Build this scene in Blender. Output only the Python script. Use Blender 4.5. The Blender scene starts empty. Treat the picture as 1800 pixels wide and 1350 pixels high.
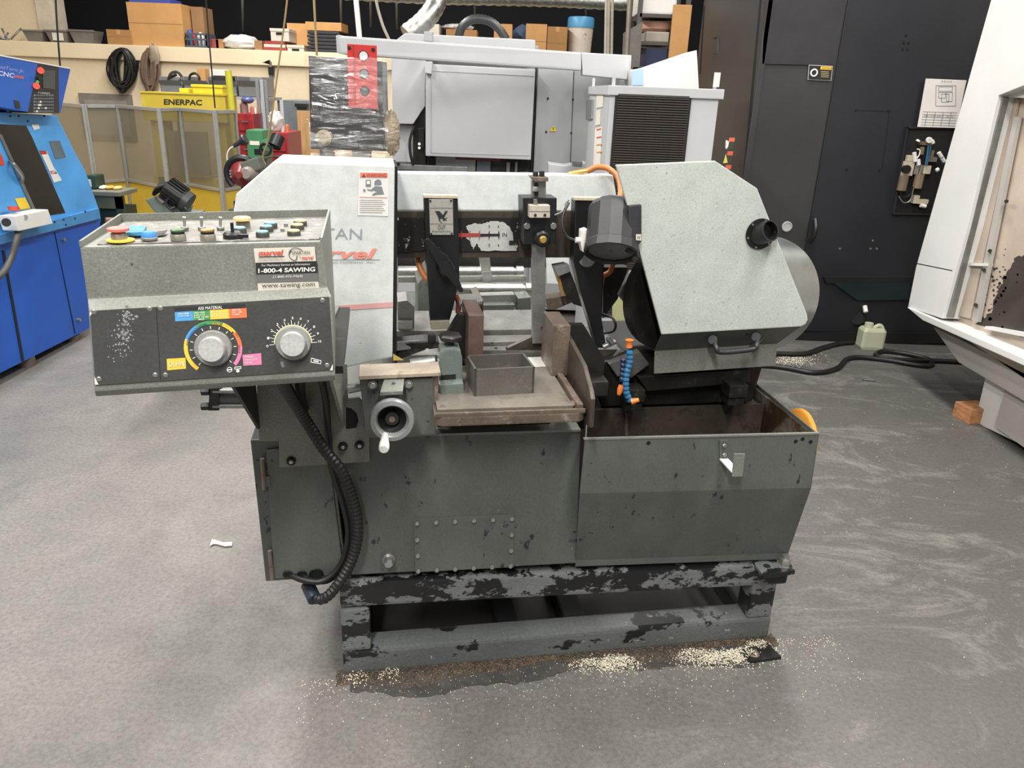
import bpy, bmesh, math, random
from mathutils import Vector, Matrix
random.seed(7)
SC = bpy.context.scene
COL = SC.collection

# ------------------------------------------------------------------ camera
F_PX, CAM_H = 1350.0, 1.62
PITCH, ROLL = math.radians(20.9), math.radians(2.15)
fw = Vector((0, math.cos(PITCH), -math.sin(PITCH)))
r0 = Vector((1, 0, 0)); u0 = r0.cross(fw)
rt = math.cos(ROLL)*r0 + math.sin(ROLL)*u0
up = -math.sin(ROLL)*r0 + math.cos(ROLL)*u0
CAM = Vector((0, 0, CAM_H))
cd = bpy.data.cameras.new('camera'); cam = bpy.data.objects.new('camera', cd); COL.objects.link(cam)
M = Matrix((rt, up, -fw)).transposed().to_4x4(); M.translation = CAM
cam.matrix_world = M
cd.sensor_width = 36; cd.lens = F_PX/1800*36; cd.clip_start = .05; cd.clip_end = 100
SC.camera = cam

# ------------------------------------------------------------------ world, lamps, exposure
SC.view_settings.view_transform = 'Standard'; SC.view_settings.look = 'None'
SC.view_settings.gamma = 1; SC.view_settings.use_curve_mapping = False
SC.view_settings.exposure = 0.38
wd = bpy.data.worlds.new('workshop_air'); SC.world = wd; wd.use_nodes = True
wd.node_tree.nodes['Background'].inputs[0].default_value = (.98, .98, 1.0, 1)
wd.node_tree.nodes['Background'].inputs[1].default_value = .21
def ceiling_tube(x, y, z, sx, sy, power, col=(1, .97, .93)):
    l = bpy.data.lights.new('ceiling_tube_light', 'AREA'); l.shape = 'RECTANGLE'; l.size = sx; l.size_y = sy
    l.energy = power*1.25; l.color = col
    o = bpy.data.objects.new('ceiling_tube_light', l); COL.objects.link(o); o.location = (x, y, z); return o
for (x, y, p) in ((-2.6, 1.6, 130), (1.0, .7, 110), (-2.6, 5.2, 120), (1.2, 4.3, 95), (4.6, 1.8, 70), (-2.4, 7.9, 95), (1.6, 7.8, 45), (-.6, -1.9, 200)):
    ceiling_tube(x, y, 4.6, .35, 2.4, p)

# ------------------------------------------------------------------ measuring: pixel of the photograph -> point at a known distance
YAW = math.radians(10.2)              # the saw stands turned against the hall
SM = Matrix.Rotation(YAW, 3, 'Z'); SX = SM @ Vector((1, 0, 0)); SY = SM @ Vector((0, 1, 0)); UP = Vector((0, 0, 1))
KM = Matrix.Rotation(math.radians(13), 3, 'Z'); KX = KM @ Vector((1, 0, 0)); KY = KM @ Vector((0, 1, 0))
WX, WY = Vector((1, 0, 0)), Vector((0, 1, 0))
def ray(x, y): return rt*((x-900)/F_PX) - up*((y-675)/F_PX) + fw
def hit(x, y, n, d):
    r = ray(x, y); return CAM + r*((d - CAM.dot(n))/r.dot(n))
def sy(x, y, d): return hit(x, y, SY, d)
def sx(x, y, d): return hit(x, y, SX, d)
def az(x, y, d): return hit(x, y, UP, d)
def ky(x, y, d): return hit(x, y, KY, d)
def wy(x, y, d): return hit(x, y, WY, d)
def wx(x, y, d): return hit(x, y, WX, d)
def S(x, y, z): return SM @ Vector((x, y, 0)) + Vector((0, 0, z))
def loc(p): q = SM.transposed() @ p; return q            # world -> saw coordinates
def m_px(p, n): return n*((p-CAM).dot(fw))/F_PX           # n pixels at p in metres

# ------------------------------------------------------------------ materials
def hexc(h):
    c = [int(h[i:i+2], 16)/255 for i in (0, 2, 4)]
    return tuple(((v/12.92) if v <= .04045 else ((v+.055)/1.055)**2.4) for v in c) + (1,)
MATS = {}
def mat(name, col, rough=.5, metal=0, var=.10, vs=6, fine=.06, fs=180, chip=None, bump=.02, spots=None, stretch=None, spec=.5, coat=0):
    """painted / metal surface: base colour, soft blotches, fine grain, optional chips (colour, scale, threshold 0..1, softness)"""
    if name in MATS: return MATS[name]
    m = bpy.data.materials.new(name); m.use_nodes = True; MATS[name] = m
    nt = m.node_tree; N = nt.nodes; L = nt.links; b = N['Principled BSDF']
    c = hexc(col) if isinstance(col, str) else col
    tc = N.new('ShaderNodeTexCoord'); mp = N.new('ShaderNodeMapping'); L.new(tc.outputs['Object'], mp.inputs[0])
    if stretch: mp.inputs['Scale'].default_value = stretch
    def noise(scale, det=4, rgh=.6):
        n = N.new('ShaderNodeTexNoise'); n.inputs['Scale'].default_value = scale; n.inputs['Detail'].default_value = det
        n.inputs['Roughness'].default_value = rgh; L.new(mp.outputs[0], n.inputs['Vector']); return n
    def mixc(fac, a, bb, mode='MIX'):
        x = N.new('ShaderNodeMix'); x.data_type = 'RGBA'; x.blend_type = mode
        for s, v in ((x.inputs[0], fac), (x.inputs[6], a), (x.inputs[7], bb)):
            if hasattr(v, 'is_linked') or isinstance(v, bpy.types.NodeSocket): L.new(v, s)
            else: s.default_value = v
        return x.outputs[2]
    def ramp(src, p0, p1):
        r = N.new('ShaderNodeMapRange'); r.inputs[1].default_value = p0; r.inputs[2].default_value = p1; L.new(src, r.inputs[0]); return r.outputs[0]
    n1 = noise(vs, 5); n2 = noise(fs, 3)
    lo = tuple(v*(1-var*1.6) for v in c[:3]) + (1,); hi = tuple(min(1, v*(1+var*1.6)) for v in c[:3]) + (1,)
    base = mixc(ramp(n1.outputs[0], .3, .7), lo, hi)
    if fine:
        g = N.new('ShaderNodeMapRange'); g.inputs[1].default_value = .25; g.inputs[2].default_value = .75
        g.inputs[3].default_value = 1-fine*2.2; g.inputs[4].default_value = 1+fine*2.2; L.new(n2.outputs[0], g.inputs[0])
        vm = N.new('ShaderNodeVectorMath'); vm.operation = 'SCALE'; L.new(base, vm.inputs[0]); L.new(g.outputs[0], vm.inputs['Scale']); base = vm.outputs[0]
    if chip:
        for (cc, cs, th, soft) in (chip if isinstance(chip, list) else [chip]):
            nc = noise(cs, 6, .65); base = mixc(ramp(nc.outputs[0], th-soft, th+soft), base, hexc(cc))
    if spots:
        sc_, st, rad = spots
        vo = N.new('ShaderNodeTexVoronoi'); vo.inputs['Scale'].default_value = st; L.new(mp.outputs[0], vo.inputs['Vector'])
        base = mixc(ramp(vo.outputs['Distance'], rad, rad*.6), base, hexc(sc_))
    L.new(base, b.inputs['Base Color'])
    rr = N.new('ShaderNodeMapRange'); rr.inputs[3].default_value = max(.03, rough-.08); rr.inputs[4].default_value = min(1, rough+.08)
    L.new(n1.outputs[0], rr.inputs[0]); L.new(rr.outputs[0], b.inputs['Roughness'])
    b.inputs['Metallic'].default_value = metal; b.inputs['Specular IOR Level'].default_value = spec
    if coat: b.inputs['Coat Weight'].default_value = coat
    if bump:
        bp = N.new('ShaderNodeBump'); bp.inputs['Strength'].default_value = bump*5; bp.inputs['Distance'].default_value = .002
        L.new(n2.outputs[0], bp.inputs['Height']); L.new(bp.outputs[0], b.inputs['Normal'])
    return m
def flat(name, col, rough=.6, metal=0): return mat(name, col, rough, metal, var=.03, fine=.0, bump=0)
def film(name, col, fac, rough=.12, scale=9):
    m = bpy.data.materials.new(name); m.use_nodes = True; nt = m.node_tree; N = nt.nodes; L = nt.links; N.remove(N['Principled BSDF'])
    tc = N.new('ShaderNodeTexCoord'); mp = N.new('ShaderNodeMapping'); mp.inputs['Scale'].default_value = (.35, 1, 2.2); mp.inputs['Rotation'].default_value = (0, .45, 0); L.new(tc.outputs['Object'], mp.inputs[0])
    n = N.new('ShaderNodeTexNoise'); n.inputs['Scale'].default_value = scale; n.inputs['Detail'].default_value = 6; n.inputs['Distortion'].default_value = 1.0; L.new(mp.outputs[0], n.inputs['Vector'])
    bp = N.new('ShaderNodeBump'); bp.inputs['Strength'].default_value = 1; bp.inputs['Distance'].default_value = .06; L.new(n.outputs[0], bp.inputs['Height'])
    g = N.new('ShaderNodeBsdfGlossy'); g.inputs['Roughness'].default_value = rough; g.inputs['Color'].default_value = hexc(col); L.new(bp.outputs[0], g.inputs['Normal'])
    t = N.new('ShaderNodeBsdfTransparent'); mx = N.new('ShaderNodeMixShader'); mx.inputs[0].default_value = fac
    L.new(t.outputs[0], mx.inputs[1]); L.new(g.outputs[0], mx.inputs[2]); L.new(mx.outputs[0], N['Material Output'].inputs['Surface']); return m
def glassy(name, col, alpha, rough=.2, gloss=.5, wrinkle=0):
    if name in MATS: return MATS[name]
    m = bpy.data.materials.new(name); m.use_nodes = True; MATS[name] = m
    nt = m.node_tree; N = nt.nodes; L = nt.links; b = N['Principled BSDF']
    b.inputs['Base Color'].default_value = hexc(col); b.inputs['Roughness'].default_value = rough
    b.inputs['Alpha'].default_value = alpha; b.inputs['Specular IOR Level'].default_value = gloss
    if wrinkle:
        tc = N.new('ShaderNodeTexCoord'); mp = N.new('ShaderNodeMapping'); mp.inputs['Scale'].default_value = (1, 1, 1.9); mp.inputs['Rotation'].default_value = (0, .6, 0)
        L.new(tc.outputs['Object'], mp.inputs[0])
        n = N.new('ShaderNodeTexNoise'); n.inputs['Scale'].default_value = 14; n.inputs['Detail'].default_value = 6; n.inputs['Distortion'].default_value = 1.2
        L.new(mp.outputs[0], n.inputs['Vector'])
        bp = N.new('ShaderNodeBump'); bp.inputs['Strength'].default_value = 1; bp.inputs['Distance'].default_value = wrinkle
        L.new(n.outputs[0], bp.inputs['Height']); L.new(bp.outputs[0], b.inputs['Normal'])
    return m

# ------------------------------------------------------------------ mesh building (world coordinates)
class MB:
    def __init__(s): s.v = []; s.f = []; s.sm = []
    def add(s, vs, fs, smooth=False):
        o = len(s.v); s.v += [Vector(p) for p in vs]; s.f += [tuple(i+o for i in f) for f in fs]; s.sm += [smooth]*len(fs); return s
    def prism(s, pts, vec):
        n = len(pts); pts = [Vector(p) for p in pts]; vec = Vector(vec)
        nrm = Vector((0, 0, 0))
        for i in range(n): nrm += pts[i].cross(pts[(i+1) % n])
        if nrm.dot(vec) < 0: pts = pts[::-1]
        s.add(pts+[p+vec for p in pts], [tuple(range(n))[::-1], tuple(range(n, 2*n))] + [(i, (i+1) % n, (i+1) % n+n, i+n) for i in range(n)]); return s
    def loft(s, rings, cap=True, smooth=False):
        n = len(rings[0]); vs = [p for r in rings for p in r]; fs = []
        for k in range(len(rings)-1):
            for i in range(n): fs.append((k*n+i, k*n+(i+1) % n, (k+1)*n+(i+1) % n, (k+1)*n+i))
        s.add(vs, fs, smooth)
        if cap:
            o = len(s.v)-len(vs); s.f += [tuple(o+i for i in range(n))[::-1], tuple(o+len(vs)-n+i for i in range(n))]; s.sm += [False, False]
        return s
    def box(s, c, X, Y, Z):
        c, X, Y, Z = map(Vector, (c, X, Y, Z))
        return s.prism([c-X-Y-Z, c+X-Y-Z, c+X+Y-Z, c-X+Y-Z], 2*Z)
    def sbox(s, x0, x1, y0, y1, z0, z1): return s.prism([S(x0, y0, z0), S(x1, y0, z0), S(x1, y1, z0), S(x0, y1, z0)], (0, 0, z1-z0))
    def wbox(s, x0, x1, y0, y1, z0, z1): return s.prism([(x0, y0, z0), (x1, y0, z0), (x1, y1, z0), (x0, y1, z0)], (0, 0, z1-z0))
    def cyl(s, p0, p1, r0, r1=None, n=20, cap=True):
        p0, p1 = Vector(p0), Vector(p1); r1 = r0 if r1 is None else r1
        return s.lathe(p0, p1-p0, [(r0, 0), (r1, (p1-p0).length)], n, cap)
    def lathe(s, p0, axis, prof, n=24, cap=True, closed=False, smooth=True):
        a = Vector(axis).normalized(); t = a.orthogonal().normalized(); b = a.cross(t); p0 = Vector(p0)
        rings = [[p0+a*h+(t*math.cos(2*math.pi*i/n)+b*math.sin(2*math.pi*i/n))*r for i in range(n)] for r, h in prof]
        if closed: rings.append(rings[0]); cap = False
        return s.loft(rings, cap, smooth)
    def hexhead(s, p, axis, r, h): a = Vector(axis).normalized(); return s.lathe(p, a, [(r, 0), (r, h*.85), (r*.88, h)], 6)
    def tube(s, pts, r, n=8, cap=True, rib=None):
        pts = [Vector(p) for p in pts]; rings = []; t0 = None
        for i, p in enumerate(pts):
            d = (pts[min(i+1, len(pts)-1)]-pts[max(i-1, 0)]).normalized()
            if t0 is None: t0 = d.orthogonal().normalized()
            t0 = (t0-d*t0.dot(d)).normalized(); b = d.cross(t0)
            rr = r(i/(len(pts)-1)) if callable(r) else (r if not rib or i % 2 else r*rib)
            rings.append([p+(t0*math.cos(2*math.pi*k/n)+b*math.sin(2*math.pi*k/n))*rr for k in range(n)])
        return s.loft(rings, cap, True)
    def ball(s, c, rx, ry=None, rz=None, n=14, m=9, jit=0):
        ry = rx if ry is None else ry; rz = rx if rz is None else rz; c = Vector(c); rings = []
        for j in range(1, m):
            th = math.pi*j/m
            rings.append([c+Vector((rx*math.sin(th)*math.cos(2*math.pi*i/n), ry*math.sin(th)*math.sin(2*math.pi*i/n), -rz*math.cos(th)))*(1+random.uniform(-jit, jit)) for i in range(n)])
        return s.loft(rings, True, True)
    def torus(s, c, axis, R, r, n=28, m=10):
        a = Vector(axis).normalized(); t = a.orthogonal().normalized(); b = a.cross(t); c = Vector(c); rings = []
        for i in range(n+1):
            th = 2*math.pi*i/n; d = t*math.cos(th)+b*math.sin(th)
            rings.append([c+d*(R+r*math.cos(2*math.pi*k/m))+a*r*math.sin(2*math.pi*k/m) for k in range(m)])
        return s.loft(rings, False, True)
    def build(s, name, material, parent=None, bevel=0, kind=None, label=None):
        me = bpy.data.meshes.new(name)
        c = sum(s.v, Vector())/max(1, len(s.v))
        lo = Vector((min(p[i] for p in s.v) for i in range(3))); hi = Vector((max(p[i] for p in s.v) for i in range(3)))
        c = (lo+hi)/2
        if parent is None: c.z = lo.z
        me.from_pydata([p-c for p in s.v], [], s.f)
        me.polygons.foreach_set('use_smooth', s.sm); me.update()
        bm = bmesh.new(); bm.from_mesh(me)
        bmesh.ops.recalc_face_normals(bm, faces=bm.faces)
        if bevel:
            es = [e for e in bm.edges if len(e.link_faces) == 2 and e.calc_face_angle() > .5 and not e.smooth is None]
            bmesh.ops.bevel(bm, geom=es, offset=bevel, segments=2, profile=.7, affect='EDGES', clamp_overlap=True)
        for e in bm.edges:
            if len(e.link_faces) == 2 and e.calc_face_angle() > .7: e.smooth = False
        bm.to_mesh(me); bm.free()
        me.materials.append(material)
        o = bpy.data.objects.new(name, me); COL.objects.link(o)
        o.location = c - (origin_of(parent) if parent else Vector())
        o.parent = parent; ORG[o.name] = c
        if kind: o['kind'] = kind
        if label: o['label'] = label
        return o
ORG = {}
def origin_of(o): return ORG[o.name]
def thing(name, label, cat, at=(0, 0, 0), group=None):
    o = bpy.data.objects.new(name, None); COL.objects.link(o); o.location = at; o.empty_display_size = .1
    ORG[o.name] = Vector(at); o['label'] = label; o['category'] = cat
    if group: o['group'] = group
    return o
def tag(o, label, cat, group=None):
    o['label'] = label; o['category'] = cat
    if group: o['group'] = group
    return o
def struct(o): o['kind'] = 'structure'; return o
def mb(): return MB()
def plate(name, px, y, th, m, parent, bevel=0, label=None, f=None, ax=None):
    f = f or sy; ax = ax or {sy: SY, wy: WY, ky: KY, sx: SX, wx: WX, az: UP}[f]
    return mb().prism([f(a, b, y) for a, b in px], ax*th).build(name, m, parent, bevel, label=label)
def spline(pts, k=8):
    pts = [Vector(p) for p in pts]; P = [pts[0]*2-pts[1]]+pts+[pts[-1]*2-pts[-2]]; out = []
    for i in range(1, len(P)-2):
        for j in range(k):
            t = j/k; a, b, c, d = P[i-1], P[i], P[i+1], P[i+2]
            out.append(.5*((2*b)+(c-a)*t+(2*a-5*b+4*c-d)*t*t+(3*b-a-3*c+d)*t**3))
    out.append(pts[-1]); return out
def resample(pts, step):
    out = [pts[0]]; acc = 0
    for i in range(1, len(pts)):
        a, b = pts[i-1], pts[i]; d = (b-a).length
        while acc+d >= step:
            t = (step-acc)/d; a = a+(b-a)*t; out.append(a.copy()); d = (b-a).length; acc = 0
        acc += d
    return out
_fc = {}
def text(s, bl, br, tl, m, parent, name='lettering', th=.0006, shear=0, bold=0):
    """flat raised lettering filling the parallelogram bottom-left, bottom-right, top-left"""
    key = (s, shear, bold)
    if key not in _fc:
        c = bpy.data.curves.new('t', 'FONT'); c.body = s; c.fill_mode = 'FRONT'; c.resolution_u = 3; c.shear = shear; c.offset = bold
        o = bpy.data.objects.new('t', c); me = bpy.data.meshes.new_from_object(o)
        _fc[key] = ([v.co.copy() for v in me.vertices], [tuple(p.vertices) for p in me.polygons])
        bpy.data.objects.remove(o); bpy.data.meshes.remove(me); bpy.data.curves.remove(c)
    vs, fs = _fc[key]
    if not vs: return None
    x0 = min(v.x for v in vs); x1 = max(v.x for v in vs); y0 = min(v.y for v in vs); y1 = max(v.y for v in vs)
    bl, br, tl = Vector(bl), Vector(br), Vector(tl); X = br-bl; Y = tl-bl; n = X.cross(Y).normalized()
    o = mb().add([bl+X*((v.x-x0)/(x1-x0))+Y*((v.y-y0)/max(1e-6, y1-y0))+n*th for v in vs], fs)
    return o.build(name, m, parent)
def ptext(s, x0, y0, x1, y1, d, m, parent, f=None, slope=0, lean=0, **k):
    """text in the pixel box x0..x1, y0(top)..y1(bottom) on plane d; slope = rise over run of the base line in the photo"""
    f = f or sy; dy = slope*(x1-x0)
    return text(s, f(x0, y1, d), f(x1, y1+dy, d), f(x0+lean, y0, d), m, parent, **k)

# ------------------------------------------------------------------ palette
GREEN = mat('hammered_grey_green_paint', '73756d', .42, var=.10, fine=.11, fs=260, bump=.05, chip=[('3a3b39', 24, .68, .02), ('8f908a', 70, .70, .02)])
GREEND = mat('dark_grey_green_paint', '535752', .40, var=.14, vs=5, fine=.06, fs=200, bump=.02, chip=[('232625', 30, .655, .012), ('858b86', 55, .715, .01)], stretch=(1, 1, .55))
STANDL = mat('scuffed_grey_stand_paint', '5d605f', .33, var=.12, fine=.10, chip=[('1b1c1e', 12, .585, .012), ('9a9d9b', 40, .66, .02)], stretch=(.6, .6, 1.2))
GALV = mat('pale_galvanised_sheet', 'ced3d1', .42, metal=.08, var=.05, vs=30, fine=.04, fs=300, chip=('a2aaa8', 60, .72, .03))
GUARD = mat('pale_sage_painted_sheet', 'b3b9b2', .45, var=.05, vs=12, fine=.08, fs=260, chip=[('868d86', 90, .66, .03), ('6a706b', 40, .73, .01)])
BLACK = mat('scuffed_black_paint', '161719', .38, var=.2, fine=.1, chip=('8b8c88', 50, .70, .01))
STANDB = mat('worn_black_over_grey_stand_paint', '6a6d6c', .33, var=.12, fine=.08, chip=[('17181a', 14, .50, .012), ('17181a', 50, .60, .01)], stretch=(.6, .6, 1.2))
STEEL = mat('bright_machined_steel', 'b9b8b2', .30, metal=.85, var=.10, vs=14, fine=.06, chip=('6f675c', 20, .70, .06))
STEELG = mat('grey_steel_bar', '8e8f8c', .38, metal=.7, var=.10, vs=16, fine=.06, chip=('5c5a55', 24, .70, .05))
RUST = mat('brown_oiled_cast_iron', '6b5f54', .45, metal=.35, var=.22, vs=9, fine=.08, chip=('a79c90', 22, .66, .08))
BROWN = mat('dark_oily_brown_steel', '473f37', .45, metal=.3, var=.22, vs=8, fine=.06, chip=('2a2622', 16, .62, .08))
OILY = mat('black_oily_steel', '23221f', .38, metal=.3, var=.3, vs=8, fine=.08, chip=('4d463d', 12, .66, .06))
BOLT = mat('zinc_bolt', 'a9a9a4', .35, metal=.8, var=.08, fine=0, bump=0)
BOLTD = mat('black_oxide_bolt', '2a2b2b', .4, metal=.5, var=.1, fine=0, bump=0)
RUBBER = mat('black_rubber', '161617', .45, var=.15, fine=.04)
PLASTIC = mat('dark_grey_plastic', '2b2c2e', .42, var=.06, fine=.04)
PANEL = mat('worn_black_front_panel', '393a38', .48, var=.12, fine=.08, chip=('77777a', 30, .68, .015))
WHITE = flat('white_plastic', 'dedcd6', .4)
INK = flat('black_ink', '1d1d1f'); INKG = flat('grey_ink', '6b7076'); WHITEI = flat('white_ink', 'e4e2dc'); RED = flat('red_ink', 'd24a36'); REDP = flat('faded_red_ink', 'd98a7c')
STICK = flat('off_white_sticker', 'd8d2c4'); STICKG = mat('grey_label_plate', 'a9a69e', .4, metal=.3, var=.05)
YELLOWI = flat('yellow_ink', 'e3b93a'); GREENI = flat('green_ink', '3f8b4a'); BLUEI = flat('blue_ink', '4a8fc4'); ORANGEI = flat('orange_ink', 'e0693f'); PINKI = flat('pink_ink', 'c9759c')
ORANGE = mat('orange_rubber_hose', 'b8703a', .4, var=.1, fine=.02)
BRASS = mat('brass', 'c9a95e', .35, metal=.7, var=.05, fine=0)
DARK = flat('dark_opening', '08090a', .8)

# ------------------------------------------------------------------ the hall
def floor_material():
    m = bpy.data.materials.new('worn_concrete'); m.use_nodes = True; nt = m.node_tree; N = nt.nodes; L = nt.links; b = N['Principled BSDF']
    tc = N.new('ShaderNodeTexCoord')
    def nz(scale, det=6, rgh=.6, st=(1, 1, 1), rot=0, dist=0):
        mp = N.new('ShaderNodeMapping'); mp.inputs['Scale'].default_value = st; mp.inputs['Rotation'].default_value = (0, 0, rot); L.new(tc.outputs['Object'], mp.inputs[0])
        n = N.new('ShaderNodeTexNoise'); n.inputs['Scale'].default_value = scale; n.inputs['Detail'].default_value = det; n.inputs['Roughness'].default_value = rgh; n.inputs['Distortion'].default_value = dist
        L.new(mp.outputs[0], n.inputs['Vector']); return n.outputs[0]
    def mr(s, a, c, lo=0, hi=1):
        r = N.new('ShaderNodeMapRange'); r.inputs[1].default_value = a; r.inputs[2].default_value = c; r.inputs[3].default_value = lo; r.inputs[4].default_value = hi; L.new(s, r.inputs[0]); return r.outputs[0]
    def mul(a, c):
        x = N.new('ShaderNodeMath'); x.operation = 'MULTIPLY'
        for i, v in ((0, a), (1, c)):
            if isinstance(v, (int, float)): x.inputs[i].default_value = v
            else: L.new(v, x.inputs[i])
        return x.outputs[0]
    def mx(f, a, c):
        x = N.new('ShaderNodeMix'); x.data_type = 'RGBA'
        for s_, v in ((x.inputs[0], f), (x.inputs[6], a), (x.inputs[7], c)):
            if isinstance(v, bpy.types.NodeSocket): L.new(v, s_)
            elif isinstance(v, (int, float)): s_.default_value = v
            else: s_.default_value = v
        return x.outputs[2]
    base = mx(mr(nz(.55, 5), .35, .65), hexc('6e6b66'), hexc('827e77'))
    base = mx(mr(nz(2.6, 8, .7, (1, 1, 1), 0, .6), .38, .68, 0, .6), base, hexc('5a5855'))
    sep = N.new('ShaderNodeSeparateXYZ'); L.new(tc.outputs['Object'], sep.inputs[0])
    right = mr(sep.outputs[0], -.4, 1.6)                 # floor colour goes darker towards the right
    base = mx(mul(right, .8), base, hexc('514f4c'))
    st = nz(2.4, 9, .78, (.7, 1.3, 1), .75, 1.1)         # swept dust streaks
    base = mx(mul(mul(mr(st, .50, .78), .75), mr(right, 0, 1, .15, 1)), base, hexc('a9a69e'))
    base = mx(mr(nz(70, 5, .75), .40, .70, 0, .6), base, hexc('403f3d'))
    base = mx(mul(mr(nz(110, 4, .8, (.5, 1.6, 1), .7), .655, .70), .75), base, hexc('c9c6be'))
    L.new(base, b.inputs['Base Color']); L.new(mr(nz(5, 4), .3, .7, .42, .7), b.inputs['Roughness'])
    bp = N.new('ShaderNodeBump'); bp.inputs['Strength'].default_value = .25; bp.inputs['Distance'].default_value = .003; L.new(nz(60, 6, .7), bp.inputs['Height']); L.new(bp.outputs[0], b.inputs['Normal'])
    return m
struct(mb().wbox(-8, 8, -4, 12.5, -.1, 0).build('floor', floor_material()))
CREAM = mat('cream_wall_paint', 'd8c7a8', .7, var=.05, vs=1.2, fine=.02, fs=60)
CREAM2 = mat('cream_ledge_paint', 'e0cfae', .6, var=.05, vs=1.2, fine=.02, fs=60)
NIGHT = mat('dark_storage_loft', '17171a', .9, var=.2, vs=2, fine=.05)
VW = 9.5                                                # distance of the partition wall
LEDGE = wy(300, 82, VW).z
wl = struct(mb().wbox(-8, 8, VW, VW+.18, 0, LEDGE-.05).build('wall_back', CREAM))
struct(mb().wbox(-8, 8, VW-.05, VW+.25, LEDGE-.16, LEDGE).build('trim_1', CREAM2, bevel=.01))
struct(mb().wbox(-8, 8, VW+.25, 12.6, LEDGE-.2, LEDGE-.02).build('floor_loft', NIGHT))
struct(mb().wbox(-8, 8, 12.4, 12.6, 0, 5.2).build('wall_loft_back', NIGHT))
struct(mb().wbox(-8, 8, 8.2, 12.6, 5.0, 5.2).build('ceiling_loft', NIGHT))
struct(mb().wbox(-7.2, -7.0, -4, VW, 0, 4.4).build('wall_left', CREAM)); struct(mb().wbox(7.4, 7.6, -4, VW, 0, 4.4).build('wall_right', CREAM))
pl = wy(70, 40, VW+.3).x
struct(mb().wbox(-8, pl, VW+.30, VW+.45, LEDGE-.03, 5.0).build('wall_upper', CREAM))
struct(mb().wbox(pl, wy(100, 40, VW+.28).x, VW+.27, VW+.5, LEDGE-.03, 5.0).build('trim_2', mat('pale_cream_post', 'cfc3ac', .6)))
# ================================================================== the band saw
SAW = thing('band_saw', 'grey green horizontal metal cutting band saw on a worn black steel stand', 'band saw', S(.5, 2.15, 0))
# ---- stand: square tube rails and posts
YS = 1.85
xl = loc(sy(604, 1187, YS)).x; xr = loc(sy(1350, 1120, YS)).x
T = .082; YB = 2.52
za = loc(sy(900, 1012, YS)).z; TZ0, TZ1 = loc(sy(900, 1052, YS)).z, za
for y in (YS, YB):
    mb().prism([S(xl, y, TZ0+.012), S(xr+.03, y, TZ0-.022), S(xr+.03, y, TZ1-.030), S(xl, y, TZ1+.016)], SY*T).build('stand_top_rail', STANDB, SAW, .011)
    mb().sbox(xl, xr, y, y+T, 0, T).build('stand_bottom_rail', STANDL, SAW, .011)
    for x in (xl, xr-T*1.02): mb().sbox(x, x+T, y+.002, y+T-.002, T, TZ0+.004).build('stand_post', STANDB, SAW, .009)
for x in (xl, loc(az(870, 1092, .05)).x, loc(az(985, 1086, .05)).x, xr-T):
    mb().sbox(x, x+T*.9, YS+T, YB, .004, T-.006).build('stand_cross_rail', BLACK, SAW, .008)
for x in (xl, xr-T): mb().sbox(x, x+T*.9, YS+T, YB, TZ0-.02, TZ1-.03).build('stand_cross_rail', BLACK, SAW, .008)
mb().sbox(xl+T, xr-T, YS+T+.005, YB-.005, .006, .014).build('under_stand_shade', mat('dark_shade_sheet', '2c2b29', .5, var=.25, vs=6, fine=.12), SAW)  # dark sheet added over the floor to paint in the shade below the stand
# lug with nut at the right end, foot tab with hole on the floor
lug = mb().prism([az(x, y, .285) for x, y in ((1322, 986), (1383, 979), (1398, 1003), (1342, 1011))], (0, 0, -.014)).build('mounting_lug', STANDB, SAW, .002)
p = az(1379, 992, .285); mb().hexhead(p, UP, .017, .022).build('nut', BOLT, lug); mb().cyl(p+UP*.02, p+UP*.032, .011).build('stud', BOLT, lug)
p = az(1348, 995, .285); mb().cyl(p-UP*.004, p+UP*.0006, .011).build('lug_hole', DARK, lug)
tab = mb().prism([az(x, y, .012) for x, y in ((1298, 1142), (1350, 1130), (1374, 1154), (1320, 1162))], (0, 0, -.011)).build('foot_tab', OILY, SAW, .002)
p = az(1325, 1149, .012); mb().torus(p, UP, .014, .004).build('tab_hole_rim', RUST, tab)
# ---- electrical cabinet (left) and main cabinet
YC = 1.86
ec = plate('electrical_cabinet', [(440, 774), (580, 768), (610, 1012), (467, 1022)], YC, .55, GREEND, SAW, .004)
dr = plate('cabinet_door', [(468, 793), (576, 781), (604, 1010), (482, 1018)], YC-.012, .010, GREEND, SAW, .003)
for a, b in (((461, 806), (465, 860)), ((474, 968), (479, 1019))):
    mb().cyl(sy(*a, YC-.014), sy(*b, YC-.014), .0055, n=12).build('hinge', mat('rusty_hinge', '6a625a', .6, chip=('7b3a30', 30, .58, .05)), dr)
plate('hinge_leaf', [(464, 838), (474, 837), (475, 855), (466, 856)], YC-.0155, .003, GREEND, dr)
for x, y, r in ((506, 1010, 7), (531, 1010, 7), (556, 1010, 11)):
    p = sy(x, y, YC-.013); mb().torus(p, SY, m_px(p, r), .003, 18, 8).build('grommet', RUBBER, dr); mb().cyl(p-SY*.0008, p+SY*.0005, m_px(p, r)).build('cable_hole', DARK, dr)
cb = plate('main_cabinet', [(588, 768), (1021, 757), (1013, 990), (617, 1011)], YC, .66, GREEND, SAW, .004)
plate('cabinet_top_flange', [(640, 766), (1021, 755), (1021, 759), (640, 770)], YC-.003, .05, GREEN, cb, .001)
ac = plate('access_panel', [(727, 913), (904, 905), (903, 997), (730, 1006)], YC-.004, .004, GREEND, cb, .001)
bolts = [(733+33.3*i, 919-1.6*i) for i in range(6)]+[(735+32.4*i, 1003-1.8*i) for i in range(6)]+[(733, 948), (734, 976), (899, 939), (898, 967)]
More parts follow.
